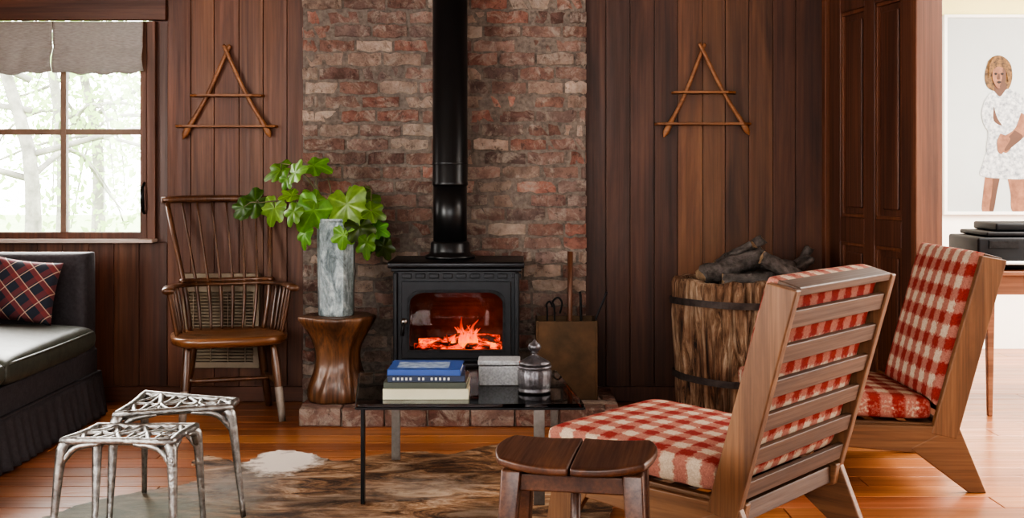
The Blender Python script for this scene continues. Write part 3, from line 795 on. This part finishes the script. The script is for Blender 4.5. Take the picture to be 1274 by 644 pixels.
m_page=plain('book_pages',(.62,.57,.44),.9,0,.1,200,.1)
def book(nm,x0,x1,y0,y1,z0,z1,cov,rot=0.0):
    cx,cy=(x0+x1)/2,(y0+y1)/2; e=empty(nm,(cx,cy,0),rot); e.parent=bk
    hx,hy=(x1-x0)/2,(y1-y0)/2
    box('cover_bottom',-hx,hx,-hy,hy,z0,z0+.003,cov,e,.001); box('cover_top',-hx,hx,-hy,hy,z1-.003,z1,cov,e,.001)
    box('spine',-hx,hx,-hy,-hy+.004,z0,z1,cov,e,.002)
    box('pages',-hx+.004,hx-.004,-hy+.004,hy-.006,z0+.003,z1-.003,m_page,e,0)
def cov(n,c,r=.4): return plain(n,c,r,0,.05,10,0,coat=.2)
z0=TZ+.0005
book('book_cream',-.445,-.150,4.00,4.24,z0,z0+.036,cov('book_cream',(.50,.47,.33)),.01)
book('book_green',-.440,-.155,4.005,4.23,z0+.0365,z0+.058,cov('book_green',(.045,.055,.04)),-.02)
book('book_navy',-.432,-.165,4.01,4.22,z0+.0585,z0+.080,cov('book_navy',(.018,.03,.07)),.03)
book('book_blue',-.428,-.175,4.01,4.215,z0+.0805,z0+.101,cov('book_blue',(.025,.075,.28)),-.02)
m_txt=plain('book_lettering',(.6,.6,.55),.6,0,.1,10,0)
for k in range(14):
    x=-.41+k*.0145
    if k in (5,8): continue
    box('letter_%d'%k,x,x+.007,4.0055,4.0072,z0+.065,z0+.074,m_txt,bk,0)
box('cover_label',-.40,-.22,4.05,4.17,z0+.1012,z0+.1020,plain('book_label',(.35,.42,.5),.5,0,.3,40,0,c2=(.05,.09,.2)),bk,0)
sb=empty('stone_box')
box('body',-.122,.028,4.26,4.37,TZ+.0005,TZ+.072,m_stone,sb,.004); box('lid',-.125,.031,4.257,4.373,TZ+.075,TZ+.092,m_stone,sb,.004)
lj=empty('lidded_jar'); jc=(.080,4.14,TZ+.0005)
m_jar=plain('engraved_silver',(.16,.15,.16),.38,.7,.3,50,.3)
lathe('body',[(.045,0),(.056,.003),(.058,.010),(.053,.014),(.058,.020),(.060,.075),(.055,.082),(.060,.088),(.060,.094),(.052,.098)],jc,m_jar,lj,rf=lambda a,z:1+(.018*math.sin(a*22) if .02<z<.08 else 0),n=132)
lathe('lid',[(.056,.099),(.056,.105),(.044,.113),(.024,.124),(.010,.132),(.008,.137),(.014,.139),(.009,.143),(.020,.150),(.024,.160),(.020,.170),(.008,.178),(.003,.188)],jc,m_jar,lj,n=48)

# ---------------------------------------------------------------- cast aluminium tables
def alutable(name,corn,Z,seed,feet):
    e=empty(name,(0,0,.006)); rr=random.Random(seed)
    c=[Vector((x,y,Z)) for x,y in corn]; n=len(c); cen=sum(c,Vector())/n
    b=MB(); rim=[]
    for i in range(n):
        a,d_=c[i],c[(i+1)%n]
        for k in range(8):
            t=k/8; p=a.lerp(d_,t); rim.append(p.lerp(cen,.06*math.sin(math.pi*t)))
    rp=rim+[rim[0],rim[1]]
    b.sweep(rp,.012,8,flat=1.0,up=(0,0,1))
    a0,a1,a2,a3=c
    gu,gv=6,2; g={}
    for i in range(gu+1):
        for j in range(gv+1):
            u,v_=i/gu,j/gv
            if 0<i<gu and 0<j<gv: u+=rr.uniform(-.25,.25)/gu; v_+=rr.uniform(-.15,.15)/gv
            elif 0<i<gu: u+=rr.uniform(-.2,.2)/gu
            p=a0.lerp(a1,u).lerp(a3.lerp(a2,u),v_); g[i,j]=p.lerp(cen,.045)
    def st_(p,q,w=.011):
        b.sweep([p,p.lerp(q,.2),p.lerp(q,.5),p.lerp(q,.8),q],[w*1.5,w*.95,w*.72,w*.95,w*1.5],6,flat=.55,up=(0,0,1))
    for i in range(gu):
        st_(g[i,1],g[i+1,1],.010)
        for j in range(gv):
            if (i+j)%2: st_(g[i,j],g[i+1,j+1])
            else: st_(g[i+1,j],g[i,j+1])
        if i: st_(g[i,0],g[i,1],.007); st_(g[i,1],g[i,2],.007)
    b.done('lattice_top',m_alu,e,smooth=True)
    for k,(ci,ft_) in enumerate(feet):
        p=c[ci]; q=Vector((ft_[0],ft_[1],0))
        inn=p.lerp(cen,.30)+Vector((0,0,-.012))
        pts=crv([inn,p.lerp(cen,.04)+Vector((0,0,-.012)),p.lerp(q,.2),p.lerp(q,.6),q+Vector((0,0,.004))],22)
        rad=[.008+.010*min(1,i/6) if i<7 else .019-.0095*min(1,(i-6)/13) for i in range(22)]+[.0095]
        sweep('leg_%d'%k,pts,rad,m_alu,e,8)
        for nb in (c[(ci+1)%n],c[(ci-1)%n]):
            w_=crv([p.lerp(nb,.35)+Vector((0,0,-.008)),p.lerp(nb,.12)+Vector((0,0,-.02)),p.lerp(q,.22)],8)
            sweep('web_%d'%k,w_,[.005,.007,.009,.010,.010,.010,.010,.009,.008],m_alu,e,6)
alutable('cast_metal_side_table',[(-1.25,3.67),(-.915,3.79),(-.92,3.90),(-1.27,4.03)],.362,3,[(0,(-1.26,3.64)),(1,(-.875,3.80)),(3,(-1.29,4.09))])
alutable('cast_metal_side_table.001',[(-1.335,3.46),(-1.005,3.44),(-.99,3.66),(-1.30,3.66)],.329,5,[(0,(-1.36,3.43)),(1,(-.985,3.40)),(2,(-.975,3.69)),(3,(-1.29,3.60))])

# ---------------------------------------------------------------- front stool
so=empty('wooden_stool',(.165,2.975,.006),math.radians(-10))
def half(nm,sg):
    nx,ny=12,12; v=[];f=[]
    def pt(i,j,up_):
        u=i/nx; w_=-1+2*j/ny
        hx=.203*(1-.12*abs(w_)**2); x=sg*(.002+u*hx)
        y=w_*.165*(1-.22*u**2)
        z=.402+.020*(u**1.6) +.010*(1-u)**2+ .004*math.cos(w_*1.5)
        ed=max(abs(w_),u)
        th=.030*(1-.35*ed**6)
        return (x,y,z if up_ else z-th)
    for up_ in (True,False):
        for j in range(ny+1):
            for i in range(nx+1): v.append(pt(i,j,up_))
    m_=(nx+1)*(ny+1)
    for j in range(ny):
        for i in range(nx):
            a=j*(nx+1)+i; f.append((a,a+1,a+nx+2,a+nx+1)); f.append((a+m_,a+nx+1+m_,a+nx+2+m_,a+1+m_))
    ring=[i for i in range(nx)]+[j*(nx+1)+nx for j in range(ny)]+[ny*(nx+1)+i for i in range(nx,0,-1)]+[j*(nx+1) for j in range(ny,0,-1)]
    for k in range(len(ring)):
        a=ring[k]; b_=ring[(k+1)%len(ring)]; f.append((a,b_,b_+m_,a+m_))
    o=mk(nm,v,f,m_stool,so,smooth=False,bevel=.006,seg=3); fixn(o)
half('seat_left',-1); half('seat_right',1)
for k,(x0,y0,x1,y1) in enumerate(((-.15,-.09,-.175,-.14),(.15,-.09,.175,-.14),(-.15,.09,-.165,.13),(.15,.09,.165,.13))):
    v=[]
    for (x,y,z,h_) in ((x1,y1,0,.018),(x0,y0,.388,.026)):
        v+=[(x-h_,y-h_,z),(x+h_,y-h_,z),(x+h_,y+h_,z),(x-h_,y+h_,z)]
    mk('leg_%d'%k,v,BF,m_stool,so,bevel=.006,seg=3)
box('rail_f',-.14,.14,-.105,-.08,.335,.378,m_stool,so,.004); box('rail_b',-.14,.14,.08,.105,.335,.378,m_stool,so,.004)
sweep('post',[(0,-.05,0),(0,-.03,.2),(0,-.01,.38)],[.011,.013,.014],m_stool,so)

# ---------------------------------------------------------------- lounge chairs
def lounge(name,loc,rz,zo=0.0,hw=.31):
    e=empty(name,(loc[0],loc[1],zo),rz); T=.030
    def side(nm,poly,y0,y1,mat,bv=.004): prism(nm,poly,lambda a,b_,t:(a,t,b_),y0,y1,mat,e,bv)
    post=[(-.005,.190),(.085,.210),(-.095,.838),(-.182,.822)]
    rail=[(-.02,.238),(.60,.262),(.625,.243),(.62,.185),(.10,.142),(-.01,.175)]
    rleg=[(.16,.158),(-.01,.243),(-.110,0),(-.050,0)]
    fleg=[(.48,.190),(.612,.200),(.655,0),(.600,0)]
    for s in (-1,1):
        def yr(i):
            i*=.0015
            return (hw-T+i,hw-i) if s>0 else (-hw+i,-hw+T-i)
        side('post_%d'%s,post,*yr(0),m_oak)
        a2,b2=(hw-2*T-.002,hw-T-.002) if s>0 else (-hw+T+.002,-hw+2*T+.002)
        side('seat_rail_%d'%s,rail,a2,b2,m_oakx)
        side('rear_leg_%d'%s,rleg,*yr(1),m_oakx); side('front_leg_%d'%s,fleg,*yr(1),m_oak)
        side('lower_rail_%d'%s,[(.02,.235),(.60,.246),(.61,.183),(.10,.138)],*yr(2),m_oakx)
    def bx(t,off):
        x0,z0=-.010,.205; x1,z1=-.180,.820; dx,dz=(x1-x0),(z1-z0); l=math.hypot(dx,dz); nx_,nz_=dz/l,-dx/l
        return (x0+dx*t+nx_*off,z0+dz*t+nz_*off)
    for k in range(6):
        t0=.07+k*.152; t1=t0+.078
        q=[bx(t0,.006),bx(t1,.006),bx(t1,.022),bx(t0,.022)]
        side('slat_%d'%k,q,-hw+T,hw-T,m_oaky,.002)
    q=[bx(.972,.004),bx(1.010,.004),bx(1.010,.070),bx(.972,.070)]
    side('top_rail',q,-hw+T,hw-T,m_oaky,.003)
    for k in range(5):
        x=.06+k*.12; z=.243+x*.04
        box('seat_slat_%d'%k,x,x+.06,-hw+2*T+.003,hw-2*T-.003,z-.022,z-.006,m_oaky,e,.002)
    box('front_rail',.598,.622,-hw+T,hw-T,.192,.250,m_oaky,e,.003)
    box('rear_rail',.0,.025,-hw+T,hw-T,.180,.232,m_oaky,e,.003)
    x0=.075
    def fs(a,b_,c_): 
        x=x0+a; return (x,-hw+T+.004+b_,.286+(x)*.05+c_)
    cushion('seat_cushion',fs,.58,2*(hw-T)-.008,.092,GX,e,.008,seed=3,k0=.62)
    def fb(a,b_,c_):
        t=.12+a/.634; x,z=bx(t,.072+c_); return (x,-hw+T+.003+b_,z)
    cushion('back_cushion',fb,.565,2*(hw-T)-.006,.090,GB,e,.010,seed=9,k0=.6)
lounge('lounge_chair',(.800,3.350),math.radians(140),.006,.328)
lounge('lounge_chair.001',(1.565,4.42),math.radians(180))

# ---------------------------------------------------------------- sofa
sf=empty('sofa'); XF=-1.93
def skirt(nm,p0,p1,out,z0,z1):
    p0,p1,out=Vector(p0),Vector(p1),Vector(out); L_=(p1-p0).length; n=int(L_/.006); v=[];f=[];nz=8
    for j in range(nz+1):
        t=j/nz
        for i in range(n+1):
            s_=i/n; w_=noise.noise(Vector((s_*L_*14,.3,0)))*.6+math.sin(s_*L_*80+4*noise.noise(Vector((s_*L_*3,2,0))))*.4
            o_=t*.035+w_*.020*t
            p=p0.lerp(p1,s_)+out*o_; v.append((p.x,p.y,z1+(z0-z1)*t))
    for j in range(nz):
        for i in range(n):
            a=j*(n+1)+i; f.append((a,a+1,a+n+2,a+n+1))
    mk(nm,v,f,m_velvet,sf,smooth=True,solid=.004)
box('base',-2.84,XF-.01,3.22,5.46,.03,.315,m_velvet,sf,.01)
skirt('skirt_front',(XF,3.2,0),(XF,5.475,0),(1,0,0),.008,.20)
skirt('skirt_end',(XF,5.475,0),(-2.84,5.475,0),(0,1,0),.008,.20)
box('welt',XF-.02,XF+.004,3.2,5.475,.196,.206,m_velvet,sf,.004)
def softarm(nm,x0,x1,y0,y1,z0,z1):
    cushion(nm,lambda a,b_,c_:(x0+a,(y0+y1)/2+c_,z0+b_),x1-x0,z1-z0,(y1-y0),m_velvet,sf,.012,seed=4,k0=.55)
softarm('arm_far',-2.86,XF-.010,5.29,5.475,.20,.765)
softarm('arm_near',-2.86,XF-.010,3.2,3.38,.20,.765)
box('back',-2.86,-2.62,3.38,5.29,.20,.755,m_velvet,sf,.03,5)
for k,(y0,y1) in enumerate(((3.385,4.34),(4.345,5.285))):
    cushion('seat_cushion_%d'%k,lambda a,b_,c_,y0=y0:(-2.60+a,y0+b_,.383+c_),.715,y1-y0,.14,m_leather,sf,.030,seed=k*5)
    sweep('piping_%d'%k,crv([(XF+.040,y0+.03,.412),(XF+.047,(y0+y1)/2,.412),(XF+.040,y1-.03,.412)],16),.006,m_leather,sf,8)
def plaid():
    m,nt,b=newmat('tartan'); tc=N(nt,'ShaderNodeTexCoord'); sep=N(nt,'ShaderNodeSeparateXYZ'); L(nt,tc.outputs['Object'],sep.inputs[0])
    def lines(o,per,off,w):
        a=math_(nt,'FRACT',math_(nt,'ADD',math_(nt,'DIVIDE',o,per),off+20)); return math_(nt,'LESS_THAN',a,w)
    col=(.018,.022,.035)
    u=math_(nt,'ADD',sep.outputs[0],sep.outputs[2]); v_=math_(nt,'SUBTRACT',sep.outputs[0],sep.outputs[2])
    x=mixc(nt,math_(nt,'MULTIPLY',lines(u,.10,0,.34),.6),col,(.20,.035,.032))
    x=mixc(nt,math_(nt,'MULTIPLY',lines(v_,.10,.1,.34),.5),x,(.20,.035,.032))
    x=mixc(nt,math_(nt,'MULTIPLY',lines(u,.10,.7,.06),.7),x,(.45,.32,.24))
    x=mixc(nt,math_(nt,'MULTIPLY',lines(v_,.10,.7,.06),.7),x,(.45,.32,.24))
    L(nt,x,b.inputs['Base Color']); b.inputs['Roughness'].default_value=.9; return m
def pillow(name,loc,rot,s,mat,th=.13):
    e=empty(name,loc); e.rotation_euler=rot
    n=20; v=[];f=[]
    for sgn in (-1,1):
        for j in range(n+1):
            for i in range(n+1):
                a=-1+2*i/n; b_=-1+2*j/n
                pz=(1-a**2)**.45*(1-b_**2)**.45 if abs(a)<1 and abs(b_)<1 else 0
                v.append((a*s/2*(1-.07*(1-b_*b_)),sgn*pz*th/2,b_*s/2*(1-.07*(1-a*a))))
    m_=(n+1)**2
    for j in range(n):
        for i in range(n):
            a=j*(n+1)+i; f.append((a,a+1,a+n+2,a+n+1)); f.append((a+m_,a+n+1+m_,a+n+2+m_,a+1+m_))
    o=mk('cover',v,f,mat,e,smooth=True)
    bm=bmesh.new(); bm.from_mesh(o.data); bmesh.ops.remove_doubles(bm,verts=bm.verts,dist=.0005); bmesh.ops.recalc_face_normals(bm,faces=bm.faces); bm.to_mesh(o.data); bm.free()
pillow('throw_pillow',(-2.155,5.145,.610),(math.radians(-17),math.radians(7),math.radians(8)),.285,plaid())
pillow('throw_pillow.001',(-2.40,4.93,.60),(math.radians(-20),math.radians(-28),math.radians(-6)),.30,plain('green_pillow',(.03,.045,.025),.9,0,.2,50,.2))

# ---------------------------------------------------------------- cowhide rug
def hide():
    m,nt,b=newmat('cowhide')
    v=coords(nt,(.45,1,1),rot=.35); n=noi(nt,v,9,9,.74,1.1)
    col=ramp(nt,n,[(.34,(.016,.011,.010)),(.43,(.09,.048,.026)),(.51,(.24,.135,.072)),(.62,(.46,.34,.24))])
    big=noi(nt,coords(nt),2.3,3,.5)
    col=mixc(nt,1.0,col,ramp(nt,big,[(.38,(.45,.44,.44)),(.58,(1.2,1.15,1.1))]),'MULTIPLY')
    tc=N(nt,'ShaderNodeTexCoord'); sep=N(nt,'ShaderNodeSeparateXYZ'); L(nt,tc.outputs['Object'],sep.inputs[0])
    def blob(cx,cy,rx,ry,soft=.35,am=.9):
        dx=math_(nt,'DIVIDE',math_(nt,'SUBTRACT',sep.outputs[0],cx),rx); dy=math_(nt,'DIVIDE',math_(nt,'SUBTRACT',sep.outputs[1],cy),ry)
        d_=math_(nt,'SQRT',math_(nt,'ADD',math_(nt,'MULTIPLY',dx,dx),math_(nt,'MULTIPLY',dy,dy)))
        wob=math_(nt,'MULTIPLY',math_(nt,'SUBTRACT',noi(nt,coords(nt),14,5,.7),.5),am)
        q=math_(nt,'ADD',d_,wob); return math_(nt,'SUBTRACT',1.0,math_(nt,'DIVIDE',math_(nt,'SUBTRACT',q,1-soft),soft,True),True)
    cx,cy=PF(120,650); col=mixc(nt,math_(nt,'MULTIPLY',blob(cx,cy,.58,.50,.5),.8),col,(.11,.125,.095))
    cx,cy=PF(300,600); col=mixc(nt,math_(nt,'MULTIPLY',blob(cx,cy,.26,.40,.8,1.6),.6),col,(.30,.27,.24))
    cx,cy=PF(520,610); col=mixc(nt,math_(nt,'MULTIPLY',blob(cx,cy,.30,.22,.8,1.8),.5),col,(.36,.30,.25))
    cx,cy=PF(354,574); col=mixc(nt,blob(cx,cy,.16,.24,.35,1.4),col,(.80,.72,.64))
    L(nt,col,b.inputs['Base Color']); b.inputs['Roughness'].default_value=.6; b.inputs['Specular IOR Level'].default_value=.35
    fine=noi(nt,coords(nt,(.2,1,1),rot=.35),180,4,.7); bump(nt,b,fine,.6,.006); return m
out=[(30,655),(60,643),(115,625),(180,612),(236,602),(250,588),(240,575),(262,568),(300,577),(325,566),(352,561),(388,566),(420,575),(470,567),(520,563),(560,566),(600,557),(640,553),(680,562),(705,580),(712,600),(760,610),(760,640),(730,700),(650,760),(560,740),(420,790),(300,760),(200,800),(120,760),(50,700)]
pts=[Vector((*PF(a,c_),0)) for a,c_ in out]; pts=crv(pts+[pts[0]],320)[:-1]
pts=[p+Vector((R.uniform(-.009,.009),R.uniform(-.009,.009),0)) for p in pts]
bm=bmesh.new(); vs=[bm.verts.new((p.x,p.y,.003)) for p in pts]; fc=bm.faces.new(vs); bmesh.ops.triangulate(bm,faces=[fc])
bmesh.ops.recalc_face_normals(bm,faces=bm.faces)
me=bpy.data.meshes.new('cowhide_rug'); bm.to_mesh(me); bm.free(); me.materials.append(hide())
o=bpy.data.objects.new('cowhide_rug',me); sc.collection.objects.link(o); s_=o.modifiers.new('s','SOLIDIFY'); s_.thickness=.005; s_.offset=0

# ---------------------------------------------------------------- side room: painting, desk, printer
pa=empty('framed_portrait'); PY=7.478
def pp(px,py): 
    q=P(px,py,PY); return (q.x,q.z)
x0,z0=pp(1178,263); x1,z1=pp(1345,22)
m_canvas=plain('portrait_ground',(.42,.45,.44),.7,0,.05,2,0)
box('canvas',x0,x1,PY,PY+.019,z0,z1,m_canvas,pa,0)
ringframe('frame',rect(x0-.02,x1+.02,z0-.02,z1+.02),rect(x0,x1,z0,z1),PY-.012,PY+.019,plain('white_frame',(.75,.74,.7),.5,0,.03,5,0),pa,.002)
cnt=[0]
def shape(nm,pts,mat):
    q=[Vector((*pp(*p),0)) for p in pts]; q=crv(q+[q[0]],len(q)*5)[:-1]; cnt[0]+=1
    y=PY-.0006*cnt[0]
    prism(nm,[(a.x,a.y) for a in q],lambda a,b_,t:(a,t,b_),y-.0006,y,mat,pa,0)
sk=plain('painted_skin',(.26,.12,.065),.7,0,.2,18,0,c2=(.13,.055,.03)); hr=plain('painted_hair',(.22,.11,.03),.7,0,.4,45,0,c2=(.012,.007,.004)); wt=plain('painted_lace',(.55,.56,.55),.7,0,.3,45,0,c2=(.14,.16,.18))
dk=plain('painted_dark',(.012,.007,.005),.7,0,.1,20,0); sk2=plain('painted_skin_shade',(.09,.04,.022),.7,0,.1,14,0)  # dk: dark paint of the portrait's eyes and mouth
shape('leg_left',[(1226,215),(1223,240),(1222,263),(1235,263),(1239,240),(1243,215)],sk)
shape('leg_right',[(1252,215),(1257,240),(1259,262),(1274,262),(1277,235),(1275,215)],sk)
shape('leg_shade',[(1236,217),(1234,240),(1231,262),(1236,262),(1240,240),(1244,217)],sk2)
shape('skirt',[(1228,185),(1222,205),(1220,218),(1245,222),(1280,221),(1284,200),(1276,183)],wt)
shape('hair_back',[(1229,76),(1225,92),(1227,106),(1236,113),(1252,113),(1259,98),(1257,80),(1247,70),(1236,70)],hr)
shape('neck',[(1238,102),(1237,114),(1244,121),(1252,114),(1250,102)],sk2)
shape('top',[(1236,113),(1227,122),(1223,142),(1229,165),(1228,190),(1250,196),(1276,192),(1280,165),(1274,125),(1262,113),(1252,111),(1244,120)],wt)
shape('arm_left',[(1225,124),(1221,142),(1227,160),(1243,167),(1255,161),(1244,153),(1234,146),(1233,130)],wt)
shape('fold_1',[(1236,132),(1236,150),(1246,156),(1240,146)],sk2)
shape('forearm',[(1270,140),(1262,160),(1246,172),(1243,184),(1252,190),(1262,178),(1276,168),(1282,150)],sk)
shape('forearm_shade',[(1262,162),(1250,176),(1250,188),(1262,180),(1272,170)],sk2)
shape('hand',[(1244,166),(1240,176),(1241,188),(1246,191),(1250,184),(1256,172)],sk)
shape('face',[(1235,84),(1234,96),(1237,105),(1242,110),(1248,105),(1251,96),(1250,84),(1243,80)],sk)
shape('face_shade',[(1247,84),(1246,98),(1243,109),(1248,105),(1251,96),(1250,85)],sk2)
shape('hair_front',[(1230,80),(1230,96),(1234,89),(1240,83),(1248,85),(1252,92),(1254,102),(1258,88),(1250,73),(1238,70)],hr)
shape('eye_l',[(1236,92),(1238,90.5),(1240,92),(1238,93.5)],dk); shape('eye_r',[(1244,92),(1246,90.5),(1248,92),(1246,93.5)],dk)
shape('mouth',[(1239,102),(1242,101),(1245,102),(1242,104)],dk); shape('nose',[(1241.5,92),(1240.5,98),(1243.5,98),(1242.5,92)],sk2)
dkx=empty('desk',(-.075,0,0))
dz=.675
box('top',2.255,4.0,5.38,6.1,dz-.022,dz,m_desk,dkx,.004)
box('apron',2.29,3.96,5.41,5.43,dz-.11,dz-.022,m_desk,dkx,.002)
box('apron_side',2.29,2.31,5.43,6.07,dz-.11,dz-.022,m_desk,dkx,.002)
for i,(x,y) in enumerate(((2.30,5.43),(3.94,5.43),(2.30,6.05),(3.94,6.05))):
    v=[]
    for z,h_ in ((0,.011),(dz-.022,.020)): v+=[(x-h_,y-h_,z),(x+h_,y-h_,z),(x+h_,y+h_,z),(x-h_,y+h_,z)]
    mk('leg_%d'%i,v,BF,m_desk,dkx,bevel=.003)
pn=empty('printer',(-.11,0,0))
box('body',2.31,2.74,5.5,5.88,dz+.001,dz+.150,m_grip,pn,.012,3)
box('scanner_lid',2.36,2.72,5.52,5.86,dz+.153,dz+.175,m_grip,pn,.008,3)
box('feeder',2.42,2.70,5.56,5.84,dz+.177,dz+.215,m_grip,pn,.01,3)
box('paper_tray',2.40,2.68,5.40,5.505,dz+.03,dz+.040,m_white,pn,.002); box('panel',2.36,2.50,5.495,5.501,dz+.10,dz+.135,m_iron,pn,.001)

# ---------------------------------------------------------------- outdoors
m_grass=plain('grass',(.30,.38,.18),.9,0,.2,3,0)
box('lawn',-30,10,5.96,40,-.35,-.3,m_grass,None,0)
m_trk=plain('tree_bark',(.34,.32,.28),.9,0,.3,8,.3)
def folm():
    m,nt,b=newmat('foliage'); n=noi(nt,coords(nt),3,3,.5); col=ramp(nt,n,[(.3,(.28,.40,.14)),(.7,(.46,.58,.28))]); L(nt,col,b.inputs['Base Color'])
    out=[q for q in nt.nodes if q.type=='OUTPUT_MATERIAL'][0]; t=N(nt,'ShaderNodeBsdfTranslucent'); L(nt,col,t.inputs[0])
    mx_=N(nt,'ShaderNodeMixShader'); mx_.inputs[0].default_value=.5; L(nt,b.outputs[0],mx_.inputs[1]); L(nt,t.outputs[0],mx_.inputs[2]); L(nt,mx_.outputs[0],out.inputs[0]); return m
m_fol=folm()
def tree(name,x,y,h,r,seed,nl=900):
    e=empty(name,(x,y,-.27)); rr=random.Random(seed); b=MB(); lv=MB()
    b.sweep(crv([(0,0,-.02),(0,0,h*.3),(rr.uniform(-.5,.5),0,h*.65),(rr.uniform(-.8,.8),0,h)],14),[r*(1-.8*k/14) for k in range(15)],8)
    tips=[]
    for i in range(16):
        z=h*rr.uniform(.25,.95); a=rr.uniform(0,6.28); l=rr.uniform(.8,2.4)
        p=crv([(0,0,z),(math.cos(a)*l*.5,math.sin(a)*l*.5,z+rr.uniform(.1,.5)),(math.cos(a)*l,math.sin(a)*l,z+rr.uniform(-.4,.5)),(math.cos(a)*l*1.2,math.sin(a)*l*1.2,max(.2,z-rr.uniform(.2,1.0)))],10)
        b.sweep(p,[r*.35*(1-.85*k/10) for k in range(11)],6); tips+=p[3:]
    for i in range(nl):
        c=rr.choice(tips)+Vector((rr.gauss(0,.25),rr.gauss(0,.25),rr.gauss(-.1,.3))); s=rr.uniform(.03,.07)
        c.z=max(c.z,.15)
        u=Vector((rr.gauss(0,1),rr.gauss(0,1),rr.gauss(0,1))).normalized(); w_=u.orthogonal().normalized()
        lv.add([c-u*s,c+w_*s*.5,c+u*s,c-w_*s*.5],[(0,1,2,3)])
    b.done('trunk',m_trk,e,smooth=True); lv.done('foliage',m_fol,e)
tree('tree',-4.75,11.5,5,.10,1,1500); tree('tree.001',-3.9,13.5,5,.07,2,1500); tree('tree.002',-5.6,14.5,6,.10,3,2200); tree('tree.003',-4.6,17,6,.12,4,2200); tree('tree.004',-6.4,18,6,.12,8,2200)

# ---------------------------------------------------------------- world & lights
w=bpy.data.worlds.new('World'); sc.world=w; w.use_nodes=True; nt=w.node_tree; bg=nt.nodes['Background']
bg.inputs[0].default_value=(.97,.98,.97,1); bg.inputs[1].default_value=12.0
def area(name,loc,rot,sx_,sy_,power,col=(1,1,1)):
    l=bpy.data.lights.new(name,'AREA'); l.shape='RECTANGLE'; l.size=sx_; l.size_y=sy_; l.energy=power; l.color=col
    o=bpy.data.objects.new(name,l); o.location=loc; o.rotation_euler=rot; sc.collection.objects.link(o)
area('window_light_left',(-2.93,1.9,1.5),(0,math.radians(-90),0),1.4,2.5,56,(1,.92,.80))
area('window_light_back',(-2.25,5.70,1.33),(math.radians(-90),0,0),.8,.95,44,(1,.97,.92))
area('side_room_fill_top',(4.0,5.0,2.55),(0,0,0),3.0,3.0,370,(1,.96,.90))  # unseen overhead fill, added to brighten the side room
area('side_room_fill_right',(6.25,4.8,1.5),(0,math.radians(90),0),1.8,3.5,190,(1,.97,.93))  # added fill in front of the solid right wall, no window there

cam=bpy.data.cameras.new('Camera'); co=bpy.data.objects.new('Camera',cam); sc.collection.objects.link(co)
co.location=(0,0,H); co.rotation_euler=(math.radians(90),0,0)
cam.sensor_width=36; cam.sensor_fit='HORIZONTAL'; cam.lens=36*F/1274; cam.shift_y=-(322-HY)/1274; cam.clip_start=.05
sc.camera=co
sc.view_settings.view_transform='AgX'
try: sc.view_settings.look='AgX - High Contrast'
except Exception as ex: print(ex)
sc.view_settings.exposure=0.1
